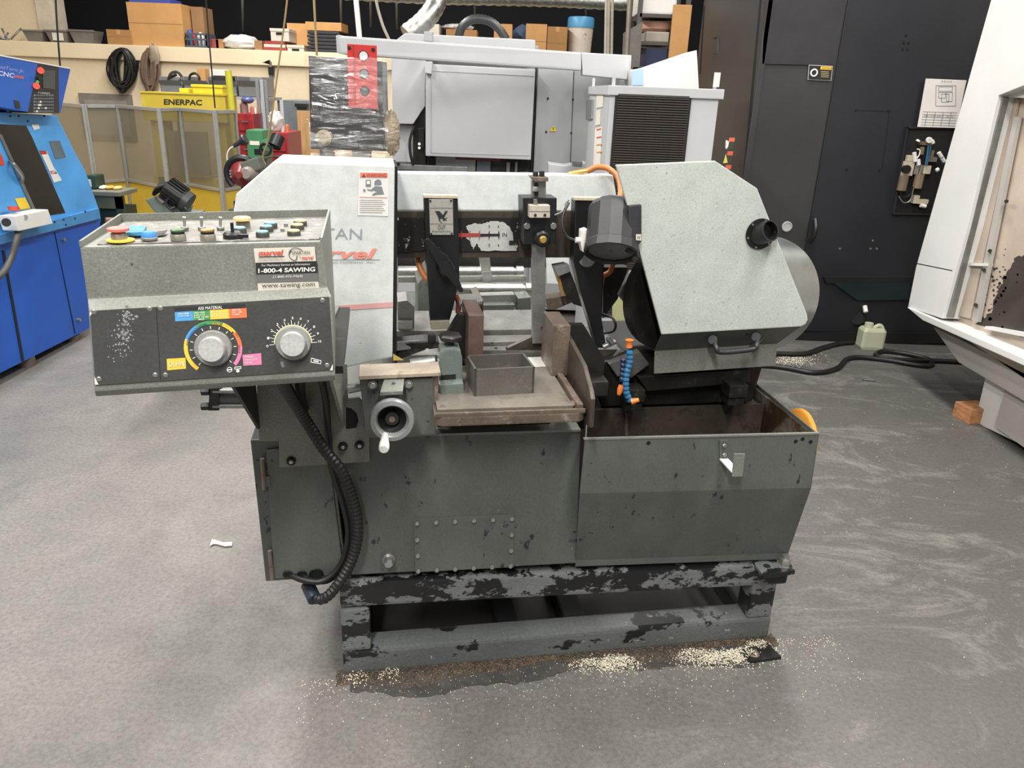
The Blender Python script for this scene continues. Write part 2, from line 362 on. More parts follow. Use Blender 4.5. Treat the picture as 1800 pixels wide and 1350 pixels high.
for x, y in bolts:
    p = sy(x, y, YC-.005); mb().hexhead(p, -SY, m_px(p, 4.2), .007).build('bolt', BOLT, ac)
p = sy(683, 980, YC); k = mb().lathe(p, -SY, [(.019, 0), (.019, .012), (.013, .016), (.013, .03)]).build('drain_plug', STEELG, cb); mb().hexhead(sy(683, 986, YC-.028), -SY, .013, .018).build('plug_head', BOLT, k)
# ---- chip tray (open hopper on the right)
YT = 1.79; th = .004
fl = [sy(1028, 773, YT), sy(1440, 763, YT), sy(1426, 858, YT), sy(1019, 868, YT)]
bot = [sy(1012, 985, YC), sy(1386, 972, YC)]
tl_, tr_, cr_, cl_ = fl
tray = mb().prism([tl_, tr_, cr_, cl_], SY*th)
tray.prism([cl_, cr_, bot[1], bot[0]], SY*th)
tray.prism([bot[0], bot[1], bot[1]-UP*.022, bot[0]-UP*.022], SY*th)
tray.prism([tl_, cl_, bot[0], S(loc(bot[0]).x, YC, loc(tl_).z+.012)], SX*th)
YR = loc(az(1322, 672, loc(tr_).z)).y
br_ = S(loc(tr_).x+.008, YR, loc(tr_).z)
tray.prism([tr_, cr_, bot[1], S(loc(bot[1]).x, YR, loc(bot[1]).z), S(loc(cr_).x, YR, loc(cr_).z), br_], -SX*th)
trayo = tray.build('chip_tray', GREEND, SAW, .0015)
plate('tray_rim', [(1026, 771), (1441, 761), (1441, 764), (1027, 774)], YT-.002, .008, GREEN, trayo)
yi = 2.10
zi = loc(sy(1200, 715, yi)).z
mb().sbox(.50, loc(br_).x-.01, yi, yi+.006, .36, zi).build('tray_back_wall', BROWN, trayo)
mb().sbox(.50, loc(br_).x-.01, yi+.006, 2.5, zi-.012, zi-.004).build('tray_deck', OILY, trayo)
plate('tray_divider', [(1099, 728), (1104, 728), (1104, 766), (1099, 766)], yi-.006, .006, RUST, trayo)
mb().sbox(.52, 1.16, YC, yi, .40, .41).build('tray_bottom', OILY, trayo)
mb().sbox(loc(br_).x-.012, loc(br_).x-.006, YT+.02, YR, .62, loc(tr_).z-.012).build('tray_side_liner', mat('oil_stained_side', '4a3b28', .35, metal=.3, var=.5, vs=6, chip=('8f8b85', 9, .62, .1)), trayo)
hk = plate('tool_hook', [(1265, 774), (1281, 774), (1280, 806), (1265, 806)], YT-.005, .005, GREEND, trayo, .001)
hp = [sy(1265, 806, YT-.005), sy(1280, 806, YT-.005)]
hq = [sy(1287, 836, YT-.05), sy(1306, 836, YT-.05)]
mb().prism([hp[0], hp[1], hp[1]+SX*.012-SY*.055-UP*.012, hp[0]+SX*.012-SY*.055-UP*.012], -UP*.004).build('hook_arm', GALV, hk)
plate('hook_lip', [(1291, 798), (1310, 798), (1305, 838), (1287, 838)], YT-.062, .004, GREEN, hk, .001)
for y in (783, 799): mb().hexhead(sy(1273, y, YT-.006), -SY, .006, .005).build('bolt', BOLT, hk)
for x, y in ((1399, 776), (1411, 772), (1425, 777), (1140, 779)):
    p = sy(x, y, YT-.0005); mb().cyl(p, p+SY*.001, .006).build('screw_hole', DARK, trayo)
# ---- control arm bracket bolted to the cabinet
YA = YC-.014
arm = plate('arm_bracket', [(450, 640), (610, 640), (612, 702), (630, 699), (643, 712), (648, 735), (650, 812), (491, 822), (490, 776), (455, 776)], YA, .010, GREEN, SAW, .002)
for x, y in ((512, 810), (603, 784), (632, 782)):
    p = sy(x, y, YA-.001); mb().lathe(p, -SY, [(.0125, 0), (.0125, .003), (.009, .003), (.009, .009)], 16).build('cap_screw', BOLTD, arm); mb().cyl(p-SY*.0088, p-SY*.0098, .005, n=6).build('screw_socket', BOLT, arm)
oh = [(608, 716), (617, 718), (627, 727), (630, 740), (626, 752), (608, 754)]
plate('arm_opening', oh, YA-.001, .0015, DARK, arm)
fa = loc(sy(612, 800, YA)); fx = fa.x
mb().prism([S(fx-.012, YA, .80), S(fx-.012, YA, 1.12), S(fx-.03, 1.62, 1.12), S(fx-.03, 1.62, 1.05)], SX*.008).build('arm_gusset', GREEN, arm, .001)
gx = loc(sy(452, 760, YA)).x
mb().prism([S(gx, YA, .80), S(gx, YA, 1.12), S(gx-.03, 1.60, 1.12), S(gx-.03, 1.60, 1.07)], SX*.008).build('arm_gusset', OILY, arm, .001)
mb().sbox(gx-.05, fx+.02, 1.42, YA, 1.10, 1.115).build('arm_shelf', OILY, arm)
# vice cylinder end sticking out to the left
yv = 1.95
cyb = plate('vice_cylinder', [(368, 682), (385, 682), (385, 722), (366, 722)], yv, .07, OILY, SAW, .002)
mb().cyl(sy(384, 697, yv+.03), sy(470, 697, yv+.03), .026).build('cylinder_tube', GREEND, cyb)
for y in (688, 714):
    mb().cyl(sy(374, y, yv+.005), sy(440, y, yv+.005), .006, n=10).build('tie_rod', STEELG, cyb); mb().hexhead(sy(368, y, yv+.005), -SX, .011, .02).build('nut', BOLTD, cyb)

# ---- control box on the arm
yk = (1.40, 1.393, 1.376, 1.348, 1.356)
Lp = ((140, 434), (154, 526), (157, 546), (166, 688), (168, 697)); Rp = ((567, 424), (576, 505), (583, 521), (589, 660), (589, 669))
Lk = [ky(*p, y) for p, y in zip(Lp, yk)]; Rk = [ky(*p, y) for p, y in zip(Rp, yk)]
zb = (Lk[0].z+Rk[0].z)/2
BL, BR = az(212, 390, Lk[0].z-.002), az(581, 381, Rk[0].z-.002)
def bk(p, q, z): v = q.copy(); v.z = z; return v
Lb = bk(None, BL, Lk[4].z+.005); Rb = bk(None, BR, Rk[4].z+.005)
CB = mb().loft([Lk+[Lb, BL], Rk+[Rb, BR]]).build('control_box', GREEN, SAW, .003)
KN = -KY
# raised rim of the console top and the dirty top plate
def lift(p, h): return p+UP*h
mb().prism([BL, BR, lift(BR, .016), lift(BL, .016)], -KY*.004).build('console_rim', GREEN, CB)
mb().prism([BL, Lk[0], lift(Lk[0], .010), lift(BL, .016)], KX*.004).build('console_rim', GREEN, CB)
mb().prism([BR, Rk[0], lift(Rk[0], .006), lift(BR, .016)], -KX*.004).build('console_rim', GREEN, CB)
ins = lambda a, b, t: a+(b-a)*t
mb().prism([ins(Lk[0], Rk[0], .06)+KY*.012, ins(Lk[0], Rk[0], .985)+KY*.012, ins(BL, BR, .985)-KY*.01, ins(BL, BR, .02)-KY*.01], UP*.002).build('console_plate', mat('grimy_console_plate', '6d6a64', .5, metal=.2, var=.25, vs=30, fine=.15, fs=220, chip=[('a9a7a0', 50, .62, .05), ('393836', 40, .66, .05)]), CB)
ZT = zb+.002
def base(x, y): return az(x, y, ZT)
HS = .8
def ringb(x, y, r, h, m): p = base(x, y); h *= HS; return mb().lathe(p, UP, [(m_px(p, r), 0), (m_px(p, r), h*.8), (m_px(p, r*.93), h)], 24).build('button_collar', m, CB)
def cap(x, y, r, h0, h1, m, par): h0 *= HS; h1 *= HS; p = base(x, y)+UP*h0; return mb().lathe(p, UP, [(m_px(p, r), 0), (m_px(p, r), h1*.75), (m_px(p, r*.85), h1)], 24).build('button_cap', m, par)
COLLAR = mat('pitted_button_collar', '8d8a80', .45, metal=.5, var=.15, vs=60)
RB, BB, YBt, TB = flat('faded_red_button', 'c46a62'), flat('blue_button', '2f77b5'), flat('cream_yellow_button', 'd6bd7c'), flat('pale_blue_button', '6fa9b5')
# emergency stop on its yellow disc
p = base(212, 422); mb().cyl(p-UP*.001, p+UP*.0012, m_px(p, 23)).build('stop_disc', YELLOWI, CB)
c = ringb(210, 421, 13, .014, COLLAR); cap(210, 421, 11, .014, .006, flat('dark_red_stem', '8e3f3b'), c); cap(210, 421, 18, .019, .007, RB, c)
c = ringb(263, 421, 13.5, .006, COLLAR); p = base(263, 421)+UP*.004; mb().lathe(p, UP, [(m_px(p, 13), 0), (m_px(p, 12), .007), (m_px(p, 9), .010)], 24).build('button_cap', BB, c)
plate('blue_tag', [(225, 403), (258, 403), (252, 414), (221, 415)], zb+.004, .006, mat('worn_blue_tag', '3f8fb8', .4, chip=('2d6f98', 30, .5, .1)), CB, f=az)
for x, mtop in ((314, GREENI), (366, BRASS)):
    c = ringb(x, 422, 13, .014, COLLAR); cap(x, 422, 11.5, .014, .005, BOLTD, c); cap(x, 422, 12, .019, .005, mat('tarnished_green_cap', '4f6b4a', .4, metal=.3) if mtop is GREENI else mat('tarnished_brass_cap', '8f7a4c', .4, metal=.5), c)
for x in (325, 355, 388):
    p = base(x, 404); t = mb().hexhead(p, UP, .0075, .006).build('toggle_switch', STEELG, CB); mb().cyl(p+UP*.004, p+UP*.024-KY*.004+KX*.002, .0022, .0032, n=10).build('toggle_lever', BOLT, t)
mb().prism([az(x, y, ZT+.003) for x, y in ((275, 408), (294, 405), (290, 411), (272, 413))], UP*.001).build('slide_plate', BOLTD, CB)
p = base(410, 419); c = mb().lathe(p, UP, [(.017, 0), (.017, .008), (.013, .012)]).build('selector_switch', BOLTD, CB); mb().box(p+UP*.018, KX*.0025, KY*.004, UP*.010).build('selector_pointer', BOLTD, c)
mb().box(p+KX*.013-KY*.01+UP*.006, KX*.014, KY*.004, UP*.003).build('selector_lever', BOLTD, c)
c = ringb(428, 401, 12, .016, COLLAR); cap(427, 402, 15, .020, .008, YBt, c)
for x, y, m_ in ((422, 411, TB), (476, 402, TB), (469, 408, TB), (462, 418, TB), (528, 398, YBt), (523, 405, YBt), (517, 416, YBt)):
    c = ringb(x, y, 11.5, .013, mat('dark_bezel', '4b4a47', .4, metal=.4)); cap(x, y, 10, .013, .003, m_, c)
for x, y in ((503, 399), (497, 408)): mb().hexhead(base(x, y), UP, .0045, .007).build('indicator_lamp', BOLT, CB)
# service sticker
def kq(px, d, m_, nm='sticker', th_=.0008, par=None): return mb().prism([ky(a, b, d) for a, b in px], KY*th_).build(nm, m_, par or CB)
yu = 1.3925
stk = kq([(446, 437), (553, 434), (561, 509), (454, 512)], yu, STICK)
stk['label'] = 'worn white and black service sticker with phone number'
kq([(449, 462), (557, 459), (558.5, 480), (450.5, 483)], yu-.001, flat('black_band', '2a2a2b'), 'sticker_band', par=stk)
kq([(450.5, 483), (558.5, 480), (560, 494), (452, 497)], yu-.001, flat('grey_band', '6c6c6c'), 'sticker_band', par=stk)
kt = lambda s, x0, y0, x1, y1, m_, d=yu-.002, **k: ptext(s, x0, y0, x1, y1, d, m_, stk, f=ky, slope=-.03, **k)
kt('marvel', 454, 440, 498, 449.5, RED, shear=.25, bold=.03)
kq([(455, 451), (500, 450), (500, 450.8), (455, 451.8)], yu-.0012, INK, 'sticker_rule', par=stk)
kt('MANUFACTURING COMPANY, INC.', 455, 453, 497, 455.5, INK); kt('OAK CREEK, WISCONSIN, U.S.A.', 453, 457, 501, 459, INK)
kt('SPARTAN', 513, 441.5, 544, 447.5, INK); kt('by', 526, 450.5, 529, 454, INK); kt('marvel', 530, 450, 551, 456, RED, shear=.25, bold=.03)
hp_ = [ky(x, y, yu-.002) for x, y in ((512, 440), (508, 446), (510, 453), (516, 457.5), (521, 456), (522, 449))]
mb().tube(spline(hp_), .0006, 5).build('sticker_crest', INK, stk)
hp_ = [ky(x, y, yu-.002) for x, y in ((508, 443), (514, 436.5), (523, 436), (531, 440))]
mb().tube(spline(hp_), .0006, 5).build('sticker_crest', INK, stk)
kt('For Machinery Service or Information:', 460, 464.5, 545, 469.5, WHITEI)
kt('1-800-4 SAWING', 454, 472, 554, 480, WHITEI, bold=.03); kt('(1-800-472-9464)', 480, 484.5, 532, 490, WHITEI); kt('www.sawing.com', 460, 498, 553, 508, INK)
# front panel with the two big dials: plane yp
ya, yb_ = 1.376, 1.348
def fp(x, y, o=0):   # point on the lower front panel (it leans a little)
    lt = (y-(546-.058*(x-157)))/145.; return ky(x, y, ya+(yb_-ya)*max(0, min(1, lt))-o)
def fq(px, m_, nm='print', o=.0035, th_=.0006, par=None): return mb().prism([fp(a, b, o) for a, b in px], KY*th_).build(nm, m_, par)
FP = mb().prism([fp(158, 547, .003), fp(578, 522, .003), fp(587, 650, .003), fp(168, 677, .003)], KY*.002).build('front_panel', PANEL, CB)
mb().prism([fp(274.5, 541, .0034), fp(275.5, 541, .0034), fp(282.5, 668, .0034), fp(281.5, 668, .0034)], KY*.0006).build('panel_joint', DARK, FP)
for x, y in ((165, 548), (263, 543), (282, 542), (567, 528), (174, 666), (273, 659), (291, 659), (575, 642)):
    mb().lathe(fp(x, y, .003), KN, [(.0045, 0), (.0045, .001), (.003, .002)], 12).build('panel_screw', BOLT, FP)
for px in (((158, 548), (164, 547), (158, 556)), ((167, 676), (173, 676), (166, 662)), ((585, 651), (580, 651), (585, 640))): fq(px, WHITEI, 'worn_corner', par=FP)
sc_ = mb(); random.seed(5)
for _ in range(150):   # bare scuffed patch on the blank half of the panel
    t_ = random.random(); x = 226-14*t_+random.gauss(0, 6+6*t_); y = 545+t_*86+random.gauss(0, 3); r_ = random.uniform(.4, 2.6)*(1.2-.6*t_)
    if not (162 < x < 262): continue
    sc_.prism([fp(x+r_*math.cos(a)*random.uniform(.6, 1.3), y+r_*math.sin(a)*random.uniform(.6, 1.3), .0031) for a in (0, .9, 1.8, 2.8, 3.7, 4.6, 5.5)], KY*.0003)
sc_.build('scuff_mark', mat('bare_scuff', '8a8a88', .5, var=.1), FP, kind='stuff')
fq([(306, 541), (431, 534), (432, 541), (307, 548)], INK, 'chart_header', .004, par=FP)
for i, (x0, x1, m_) in enumerate(((307, 339, BLUEI), (339, 369, GREENI), (369, 402, YELLOWI), (402, 433, ORANGEI))):
    fq([(x0, 548-(x0-307)*.055), (x1, 548-(x1-307)*.055), (x1+1, 565-(x1-307)*.055), (x0+1, 565-(x0-307)*.055)], m_, 'chart_cell', par=FP)
def ft(s, x0, y0, x1, y1, m_, sl=-.055, **k):
    dy = sl*(x1-x0); return text(s, fp(x0, y1, .0046), fp(x1, y1+dy, .0046), fp(x0, y0, .0046), m_, FP, **k)
ft('AISI MATERIAL', 348, 539.5, 391, 545, WHITEI)
ft('1010-1060', 313, 550, 332, 553, WHITEI); ft('1112-1144', 313, 554, 332, 557, WHITEI)
ft('1065-1095', 341, 548.5, 360, 551.5, WHITEI); ft('4130-4150', 341, 552.5, 360, 555.5, WHITEI); ft('5120  52100', 341, 556.5, 367, 559.5, WHITEI); ft('8620', 349, 560, 359, 563, WHITEI)
for j in range(3):
    for i, a in enumerate(('D-2', 'M-2', 'H-13')): ft(a, 371+10*i, 546+4*j, 378+10*i, 549+4*j, STICK)
ft('304-316', 408, 543.5, 423, 546.5, WHITEI); ft('410   420', 408, 547.5, 425, 550.5, WHITEI); ft('17-4PH', 409, 551.5, 421, 554.5, WHITEI)
# dial geometry
def dial(cx, cy, rs, rk):
    c = fp(cx, cy, .003); n = (fp(cx, cy+20)-fp(cx, cy-20)).cross(fp(cx+20, cy)-fp(cx-20, cy)).normalized()
    if n.dot(CAM-c) < 0: n = -n
    d = mb().lathe(c, n, [(m_px(c, rs), 0), (m_px(c, rs), .004), (m_px(c, rs*.93), .0075)], 40).build('dial_skirt', mat('dull_aluminium_skirt', '93938f', .4, metal=.35, var=.05), FP)
    mb().lathe(c+n*.007, n, [(m_px(c, rk), 0), (m_px(c, rk), .015), (m_px(c, rk*.93), .018)], 40).build('dial_knob', mat('brushed_aluminium_knob', 'b9b9b6', .38, metal=.3, var=.04, vs=40), d)
    return c, n, d
def arcb(c, n, r0_, r1_, a0, a1, m_, par, h=.0009, nm='dial_band'):
    t = (KX - n*KX.dot(n)).normalized(); b = n.cross(t)
    if b.z < 0: b = -b
    k = max(2, int(abs(a1-a0)/6)); A = [math.radians(a0+(a1-a0)*i/k) for i in range(k+1)]
    P = lambda r, a: c+(t*math.cos(a)+b*math.sin(a))*r+n*h
    vs = [P(r0_, a) for a in A]+[P(r1_, a) for a in A]
    return mb().add(vs, [(i, i+1, k+1+i+1, k+1+i) for i in range(k)]).build(nm, m_, par)
c1, n1_, d1 = dial(375, 612, 32, 22); u_ = lambda r: m_px(c1, r)
for r0_, r1_, a0, a1, m_ in ((42, 48.5, 158, 232, YELLOWI), (42, 48.5, 122, 158, BLUEI), (42, 45, 100, 172, BLUEI), (42, 48.5, 66, 122, GREENI), (42, 46, 40, 88, YELLOWI), (45, 48.5, 20, 66, YELLOWI), (42, 48.5, 2, 36, ORANGEI), (42, 45, -14, 6, ORANGEI), (42, 48.5, -42, 2, PINKI)):
    arcb(c1, n1_, u_(r0_), u_(r1_), a0, a1, m_, FP)
for i in range(13): arcb(c1, n1_, u_(34), u_(39), 228-i*22.5-.9, 228-i*22.5+.9, WHITEI, FP, nm='dial_tick')
c2, n2_, d2 = dial(515.5, 603, 30.5, 21.5)
arcb(c2, n2_, u_(30.5), u_(33), -2, 182, mat('dial_cream', 'd7cf9f', .5), FP)
for i in range(21):
    a = 183-i*9.15; arcb(c2, n2_, u_(33), u_(41 if i % 2 == 0 else 37), a-.7, a+.7, WHITEI, FP, nm='dial_tick')
for i in range(11):
    a = math.radians(183-i*18.3); px, py = 515.5+45.5*math.cos(a), 603-44*math.sin(a)-3*math.cos(a)
    ft(str(i), px-1.8, py-2.2, px+(1.8 if i < 10 else 3.6), py+2.2, WHITEI, sl=-.03)
fq([(293, 631), (326, 629), (327, 648), (294, 651)], YELLOWI, 'gear_label', par=FP); ft('OLHN', 296, 635.5, 324, 645, STICK, -.05)
fq([(426, 624), (459, 621), (460, 641), (428, 643)], PINKI, 'nickel_label', par=FP)
for i, s_ in enumerate(('MONEL', 'HASTELLOY', 'NICKEL')): ft(s_, 431, 626+5*i, (446, 453, 444)[i], 629.3+5*i, STICK, -.06)
mb().torus(fp(403.5, 650, .004), n1_, m_px(c1, 4.2), .0006, 18, 6).build('blade_symbol', WHITEI, FP); fq([(399.5, 649.4), (407.5, 648.9), (407.5, 650.6), (399.5, 651.1)], WHITEI, 'blade_symbol', par=FP)
mb().cyl(fp(418, 652, .0035), fp(418, 652, .0042), m_px(c1, 2.8)).build('material_symbol', WHITEI, FP)
for px in (((412, 645), (424, 644), (424, 645), (412, 646)), ((412, 648.5), (424, 647.5), (424, 648.5), (412, 649.5)), ((412, 645), (413, 645), (413, 649.5), (412, 649.5)), ((423, 644), (424, 644), (424, 648.5), (423, 648.5))): fq(px, WHITEI, 'blade_symbol', par=FP)
for px in (((547, 629), (565, 634), (565, 635), (547, 630)), ((546, 636), (563, 639), (563, 640), (546, 637)), ((547, 629), (548, 629), (547, 637), (546, 637)), ((564, 634), (565, 634), (564, 640), (563, 640)), ((551, 633), (560, 635), (560, 637), (551, 635))): fq(px, WHITEI, 'feed_symbol', par=FP)
def hosepath(pts, k=10): return spline([sy(x, y, d) for x, y, d in pts], k)
# ---- cables between box and cabinet
hs = resample(hosepath([(492, 650, 1.62), (503, 682, 1.70), (535, 735, 1.78), (570, 790, 1.80), (600, 828, 1.80), (622, 885, 1.81), (629, 935, 1.81), (618, 985, 1.81), (592, 1030, 1.80), (570, 1052, 1.80), (553, 1050, 1.82), (546, 1036, 1.86)]), .0062)
cond = mb().tube(hs, .0155, 12, rib=.84).build('corrugated_conduit', RUBBER, SAW)
mb().cyl(sy(553, 1054, 1.81), sy(541, 1028, 1.86), .019).build('conduit_gland', mat('blue_black_gland', '1f2a36', .4), cond)
for pts, r in (([(562, 655, 1.66), (572, 700, 1.76), (577, 760, 1.83), (583, 820, 1.835), (603, 885, 1.835), (612, 940, 1.835), (600, 990, 1.83), (570, 1020, 1.82), (535, 1020, 1.825), (506, 1009, 1.86)], .0085),
               ([(531, 1009, 1.86), (545, 1020, 1.83), (575, 1021, 1.83), (600, 1003, 1.84)], .008), ([(527, 660, 1.70), (529, 700, 1.80), (534, 720, 1.845)], .012)):
    mb().tube(hosepath(pts, 8), r, 10).build('rubber_hose', RUBBER, SAW)

# ---- vice table
YTB = 1.72
tb0, tb1 = loc(sy(764, 722, YTB)), loc(sy(1032, 712, YTB)); ZTAB = loc(sy(772, 726, YTB)).z; ZB = loc(sy(900, 746, YTB)).z
x0, x1 = tb0.x, tb1.x; r = .018
pts = [S(x0, 2.08, ZB), S(x0, YTB+r, ZB), S(x0+r*.4, YTB+r*.4, ZB), S(x0+r, YTB, ZB), S(x1-r, YTB, ZB), S(x1-r*.4, YTB+r*.4, ZB), S(x1, YTB+r, ZB), S(x1, 2.08, ZB)]
table = mb().prism(pts, UP*(ZTAB-ZB-.012)).build('vice_table', RUST, SAW, .004)
TABTOP = mat('worn_steel_table_top', '857e75', .38, metal=.45, var=.14, vs=7, fine=.05, chip=('6e675f', 7, .63, .05))
mb().sbox(x0+.008, x1-.03, YTB+.022, 2.06, ZTAB-.03, ZTAB).build('table_plate', TABTOP, table, .002)
mb().prism([S(x0+.002, YTB+.001, ZTAB-.014), S(x1-.002, YTB+.001, ZTAB-.014), S(x1-.002, YTB+.009, ZTAB-.014), S(x0+.002, YTB+.009, ZTAB-.014)], UP*.012).build('table_front_lip', RUST, table, .003)
mb().sbox(x1-.024, x1-.008, YTB+.005, 2.02, ZTAB-.02, ZTAB+.009).build('table_side_rail', RUST, table, .002)
for q in ((1006, 709), (972, 653), (778, 716)): mb().cyl(az(*q, ZTAB-.0005), az(*q, ZTAB+.001), .0075, n=16).build('table_screw', RUST, table)
mb().sbox(x0+.02, x1-.05, 1.90, 2.3, .70, ZB).build('table_support', OILY, table)
plate('insert_plate', [(925, 628), (956, 627), (962, 644), (929, 645)], ZTAB+.002, -.0015, flat('bright_insert', 'bdbdb6', .4), table, f=az)
# left half: front casting and way bar
YV = 1.80
wayz = loc(sy(700, 662, YV)).z
cast = plate('vice_casting', [(632, 668), (766, 664), (766, 764), (644, 768)], YV, .09, GREEND, SAW, .003)
way = mb().prism([sy(630, 668, YV-.012), sy(775, 661, YV-.012), sy(775, 655, YV-.012), sy(631, 661, YV-.012)], SY*.085).build('vice_way', mat('polished_way_bar', 'b0a292', .32, metal=.4, var=.14, vs=9, fine=.05, chip=('7d7064', 12, .64, .06)), SAW, .002)
for q in ((657, 655), (717, 653)): p = az(*q, loc(sy(700, 658, YV)).z); mb().cyl(p-UP*.001, p+UP*.002, .006, n=12).build('way_screw', BOLTD, way)
for x, y in ((655, 676), (718, 675)):
    p = sy(x, y, YV-.003); w = mb().cyl(p, p-SY*.003, .0115).build('washer', STEELG, cast); mb().hexhead(p-SY*.003, -SY, .0085, .008).build('bolt', BOLT, cast)
br = mb().prism([sy(676, 667, YV-.004), sy(711, 666, YV-.004), sy(708, 690, YV-.045), sy(668, 692, YV-.045)], UP*.004).build('index_bracket', GREEN, cast, .001)
mb().prism([sy(668, 692, YV-.045), sy(708, 690, YV-.045), sy(708, 693.5, YV-.045), sy(668, 695.5, YV-.045)], SY*.004).build('bracket_lip', STEELG, br)
mb().cyl(sy(692, 676, YV-.022)+UP*.004, sy(692, 676, YV-.022)+UP*.007, .004).build('bracket_screw', BOLT, br)
mb().cyl(sy(612, 684, YV+.03), sy(640, 678, YV+.03), .012).build('way_end_bar', STEELG, cast)
# handwheel
c = sy(689, 735, 1.74); R_ = m_px(c, 39); ax = (-SY+UP*.05).normalized()
hw = mb().lathe(c, ax, [(R_*.66, .004), (R_*.97, 0), (R_, .006), (R_, .016), (R_*.95, .022), (R_*.76, .024), (R_*.70, .020), (R_*.62, .004), (R_*.30, -.012), (.001, -.012)], 44, cap=False).build('handwheel', mat('grey_painted_wheel', '8f9290', .35, metal=.4, var=.05), SAW)
mb().lathe(c, ax, [(R_*.70, .0185), (R_*.62, .0045), (R_*.34, -.008), (R_*.30, .006), (R_*.10, .006)], 36, cap=False).build('wheel_dish', mat('black_wheel_dish', '2d2e2e', .35, metal=.4, var=.15), hw)
mb().cyl(c+ax*.004, c+ax*.010, R_*.14).build('wheel_hub', RUST, hw)
hp0 = sy(677, 764, 1.72); mb().lathe(hp0, (sy(675, 786, 1.665)-hp0), [(.007, 0), (.0085, .006), (.0105, .03), (.0125, .045), (.0125, .062), (.010, .066)], 16).build('wheel_handle', WHITE, hw)
mb().cyl(c+SY*.0, c+SY*.06, .012).build('wheel_shaft', STEELG, hw)
# column block beside the table, clamp with star knob
lug2 = mb()
yk2 = 1.90
arch = [(772, 690), (772, 632), (774, 620), (782, 614), (800, 612), (810, 617), (813, 630), (814, 688)]
cl = plate('vice_clamp', arch, yk2-.02, .07, mat('glossy_grey_green_casting', '606a64', .3, var=.08, fine=.05), SAW, .006)
plate('clamp_foot', [(772, 677), (815, 674), (816, 697), (774, 699)], yk2-.055, .07, mat('glossy_grey_green_casting', '717c76'), cl, .004)
p = sy(793, 676, yk2-.03); mb().cyl(p-UP*.004, p+UP*.001, .016).build('washer', BOLT, cl); mb().hexhead(p, UP, .012, .011).build('bolt', BOLT, cl)
plate('clamp_recess', [(775, 660), (801, 658), (801, 674), (775, 676)], yk2-.0215, .001, OILY, cl)
p = sy(792, 612, yk2+.015); mb().cyl(p-UP*.01, p+UP*.022, .011, .008).build('clamp_stem', OILY, cl)
mb().lathe(p+UP*.02, UP, [(.020, 0), (.032, .006), (.032, .014), (.026, .019)], 6).build('clamp_knob', OILY, cl)
plate('table_bracket', [(760, 656), (770, 655), (770, 716), (760, 718)], 1.80, .03, RUST, cl)
# left blade guide arm
ga = mb().prism([sy(690, 604, 2.04), sy(748, 599, 2.02), sy(772, 600, 2.0), sy(770, 612, 2.0), sy(748, 615, 2.02), sy(690, 636, 2.04)], SY*.06).build('guide_arm', OILY, SAW, .002)
plate('guide_arm_top', [(690, 602), (748, 598), (748, 610), (690, 618)], 2.03, .008, STEELG, ga, .001)
mb().hexhead(sy(759, 600, 2.01), UP, .012, .02).build('nut', BOLTD, ga); mb().cyl(sy(760, 598, 2.01), sy(760, 590, 2.01), .007).build('stud', BOLTD, ga)
plate('warning_triangle', [(691, 622), (710, 633), (691, 634)], 2.015, .001, flat('yellow_triangle', 'b9a552'), ga)
mb().cyl(sy(722, 642, 2.0), sy(765, 635, 2.0), .018).build('arm_shaft', STEELG, ga)
mb().cyl(sy(751, 616, 2.0), sy(751, 616, 1.99), .006).build('arm_bolt', BOLT, ga)
# fixed jaw at right: tall plate running toward the operator, brown jaw block
XJ = loc(sy(1030, 700, 1.74)).x
jp = [(1002, 563), (1033, 601), (1038, 606), (1040, 616), (1034, 738), (1024, 718), (990, 656)]
XJ2 = x1+.004
yj = lambda px: 0
jaw = mb().prism([S(XJ2, 2.03, ZTAB+.115), S(XJ2, 1.80, ZTAB+.085), S(XJ2, 1.72, ZTAB+.045), S(XJ2, 1.705, ZTAB+.03), S(XJ2, 1.70, ZTAB-.045), S(XJ2, 1.74, ZTAB-.05), S(XJ2, 2.03, ZTAB-.02)], SX*.012).build('fixed_jaw_plate', BROWN, SAW, .003)
jb = [loc(az(987, 655, ZTAB)).x, loc(az(987, 655, ZTAB)).y]
fj = mb().sbox(XJ2-.045, XJ2+.002, 1.955, 2.10, ZTAB, ZTAB+.145).build('fixed_jaw', RUST, SAW, .002)
mb().prism([S(XJ2+.002, 2.0, ZTAB+.135), S(XJ2+.05, 2.0, ZTAB+.135), S(XJ2+.12, 2.0, ZTAB+.03), S(XJ2+.12, 2.0, ZTAB-.02), S(XJ2+.002, 2.0, ZTAB-.02)], SY*.02).build('jaw_gusset', OILY, fj, .002)
mb().sbox(XJ2+.012, XJ2+.115, 1.93, 2.02, ZTAB-.055, ZTAB-.012).build('jaw_clamp_block', OILY, fj, .002)
p = S(XJ2+.05, 1.965, ZTAB-.012); mb().hexhead(p, UP, .015, .012).build('bolt', STEELG, fj)
mb().sbox(XJ2+.03, XJ2+.07, 1.99, 2.03, .70, ZTAB-.05).build('jaw_column', OILY, fj)
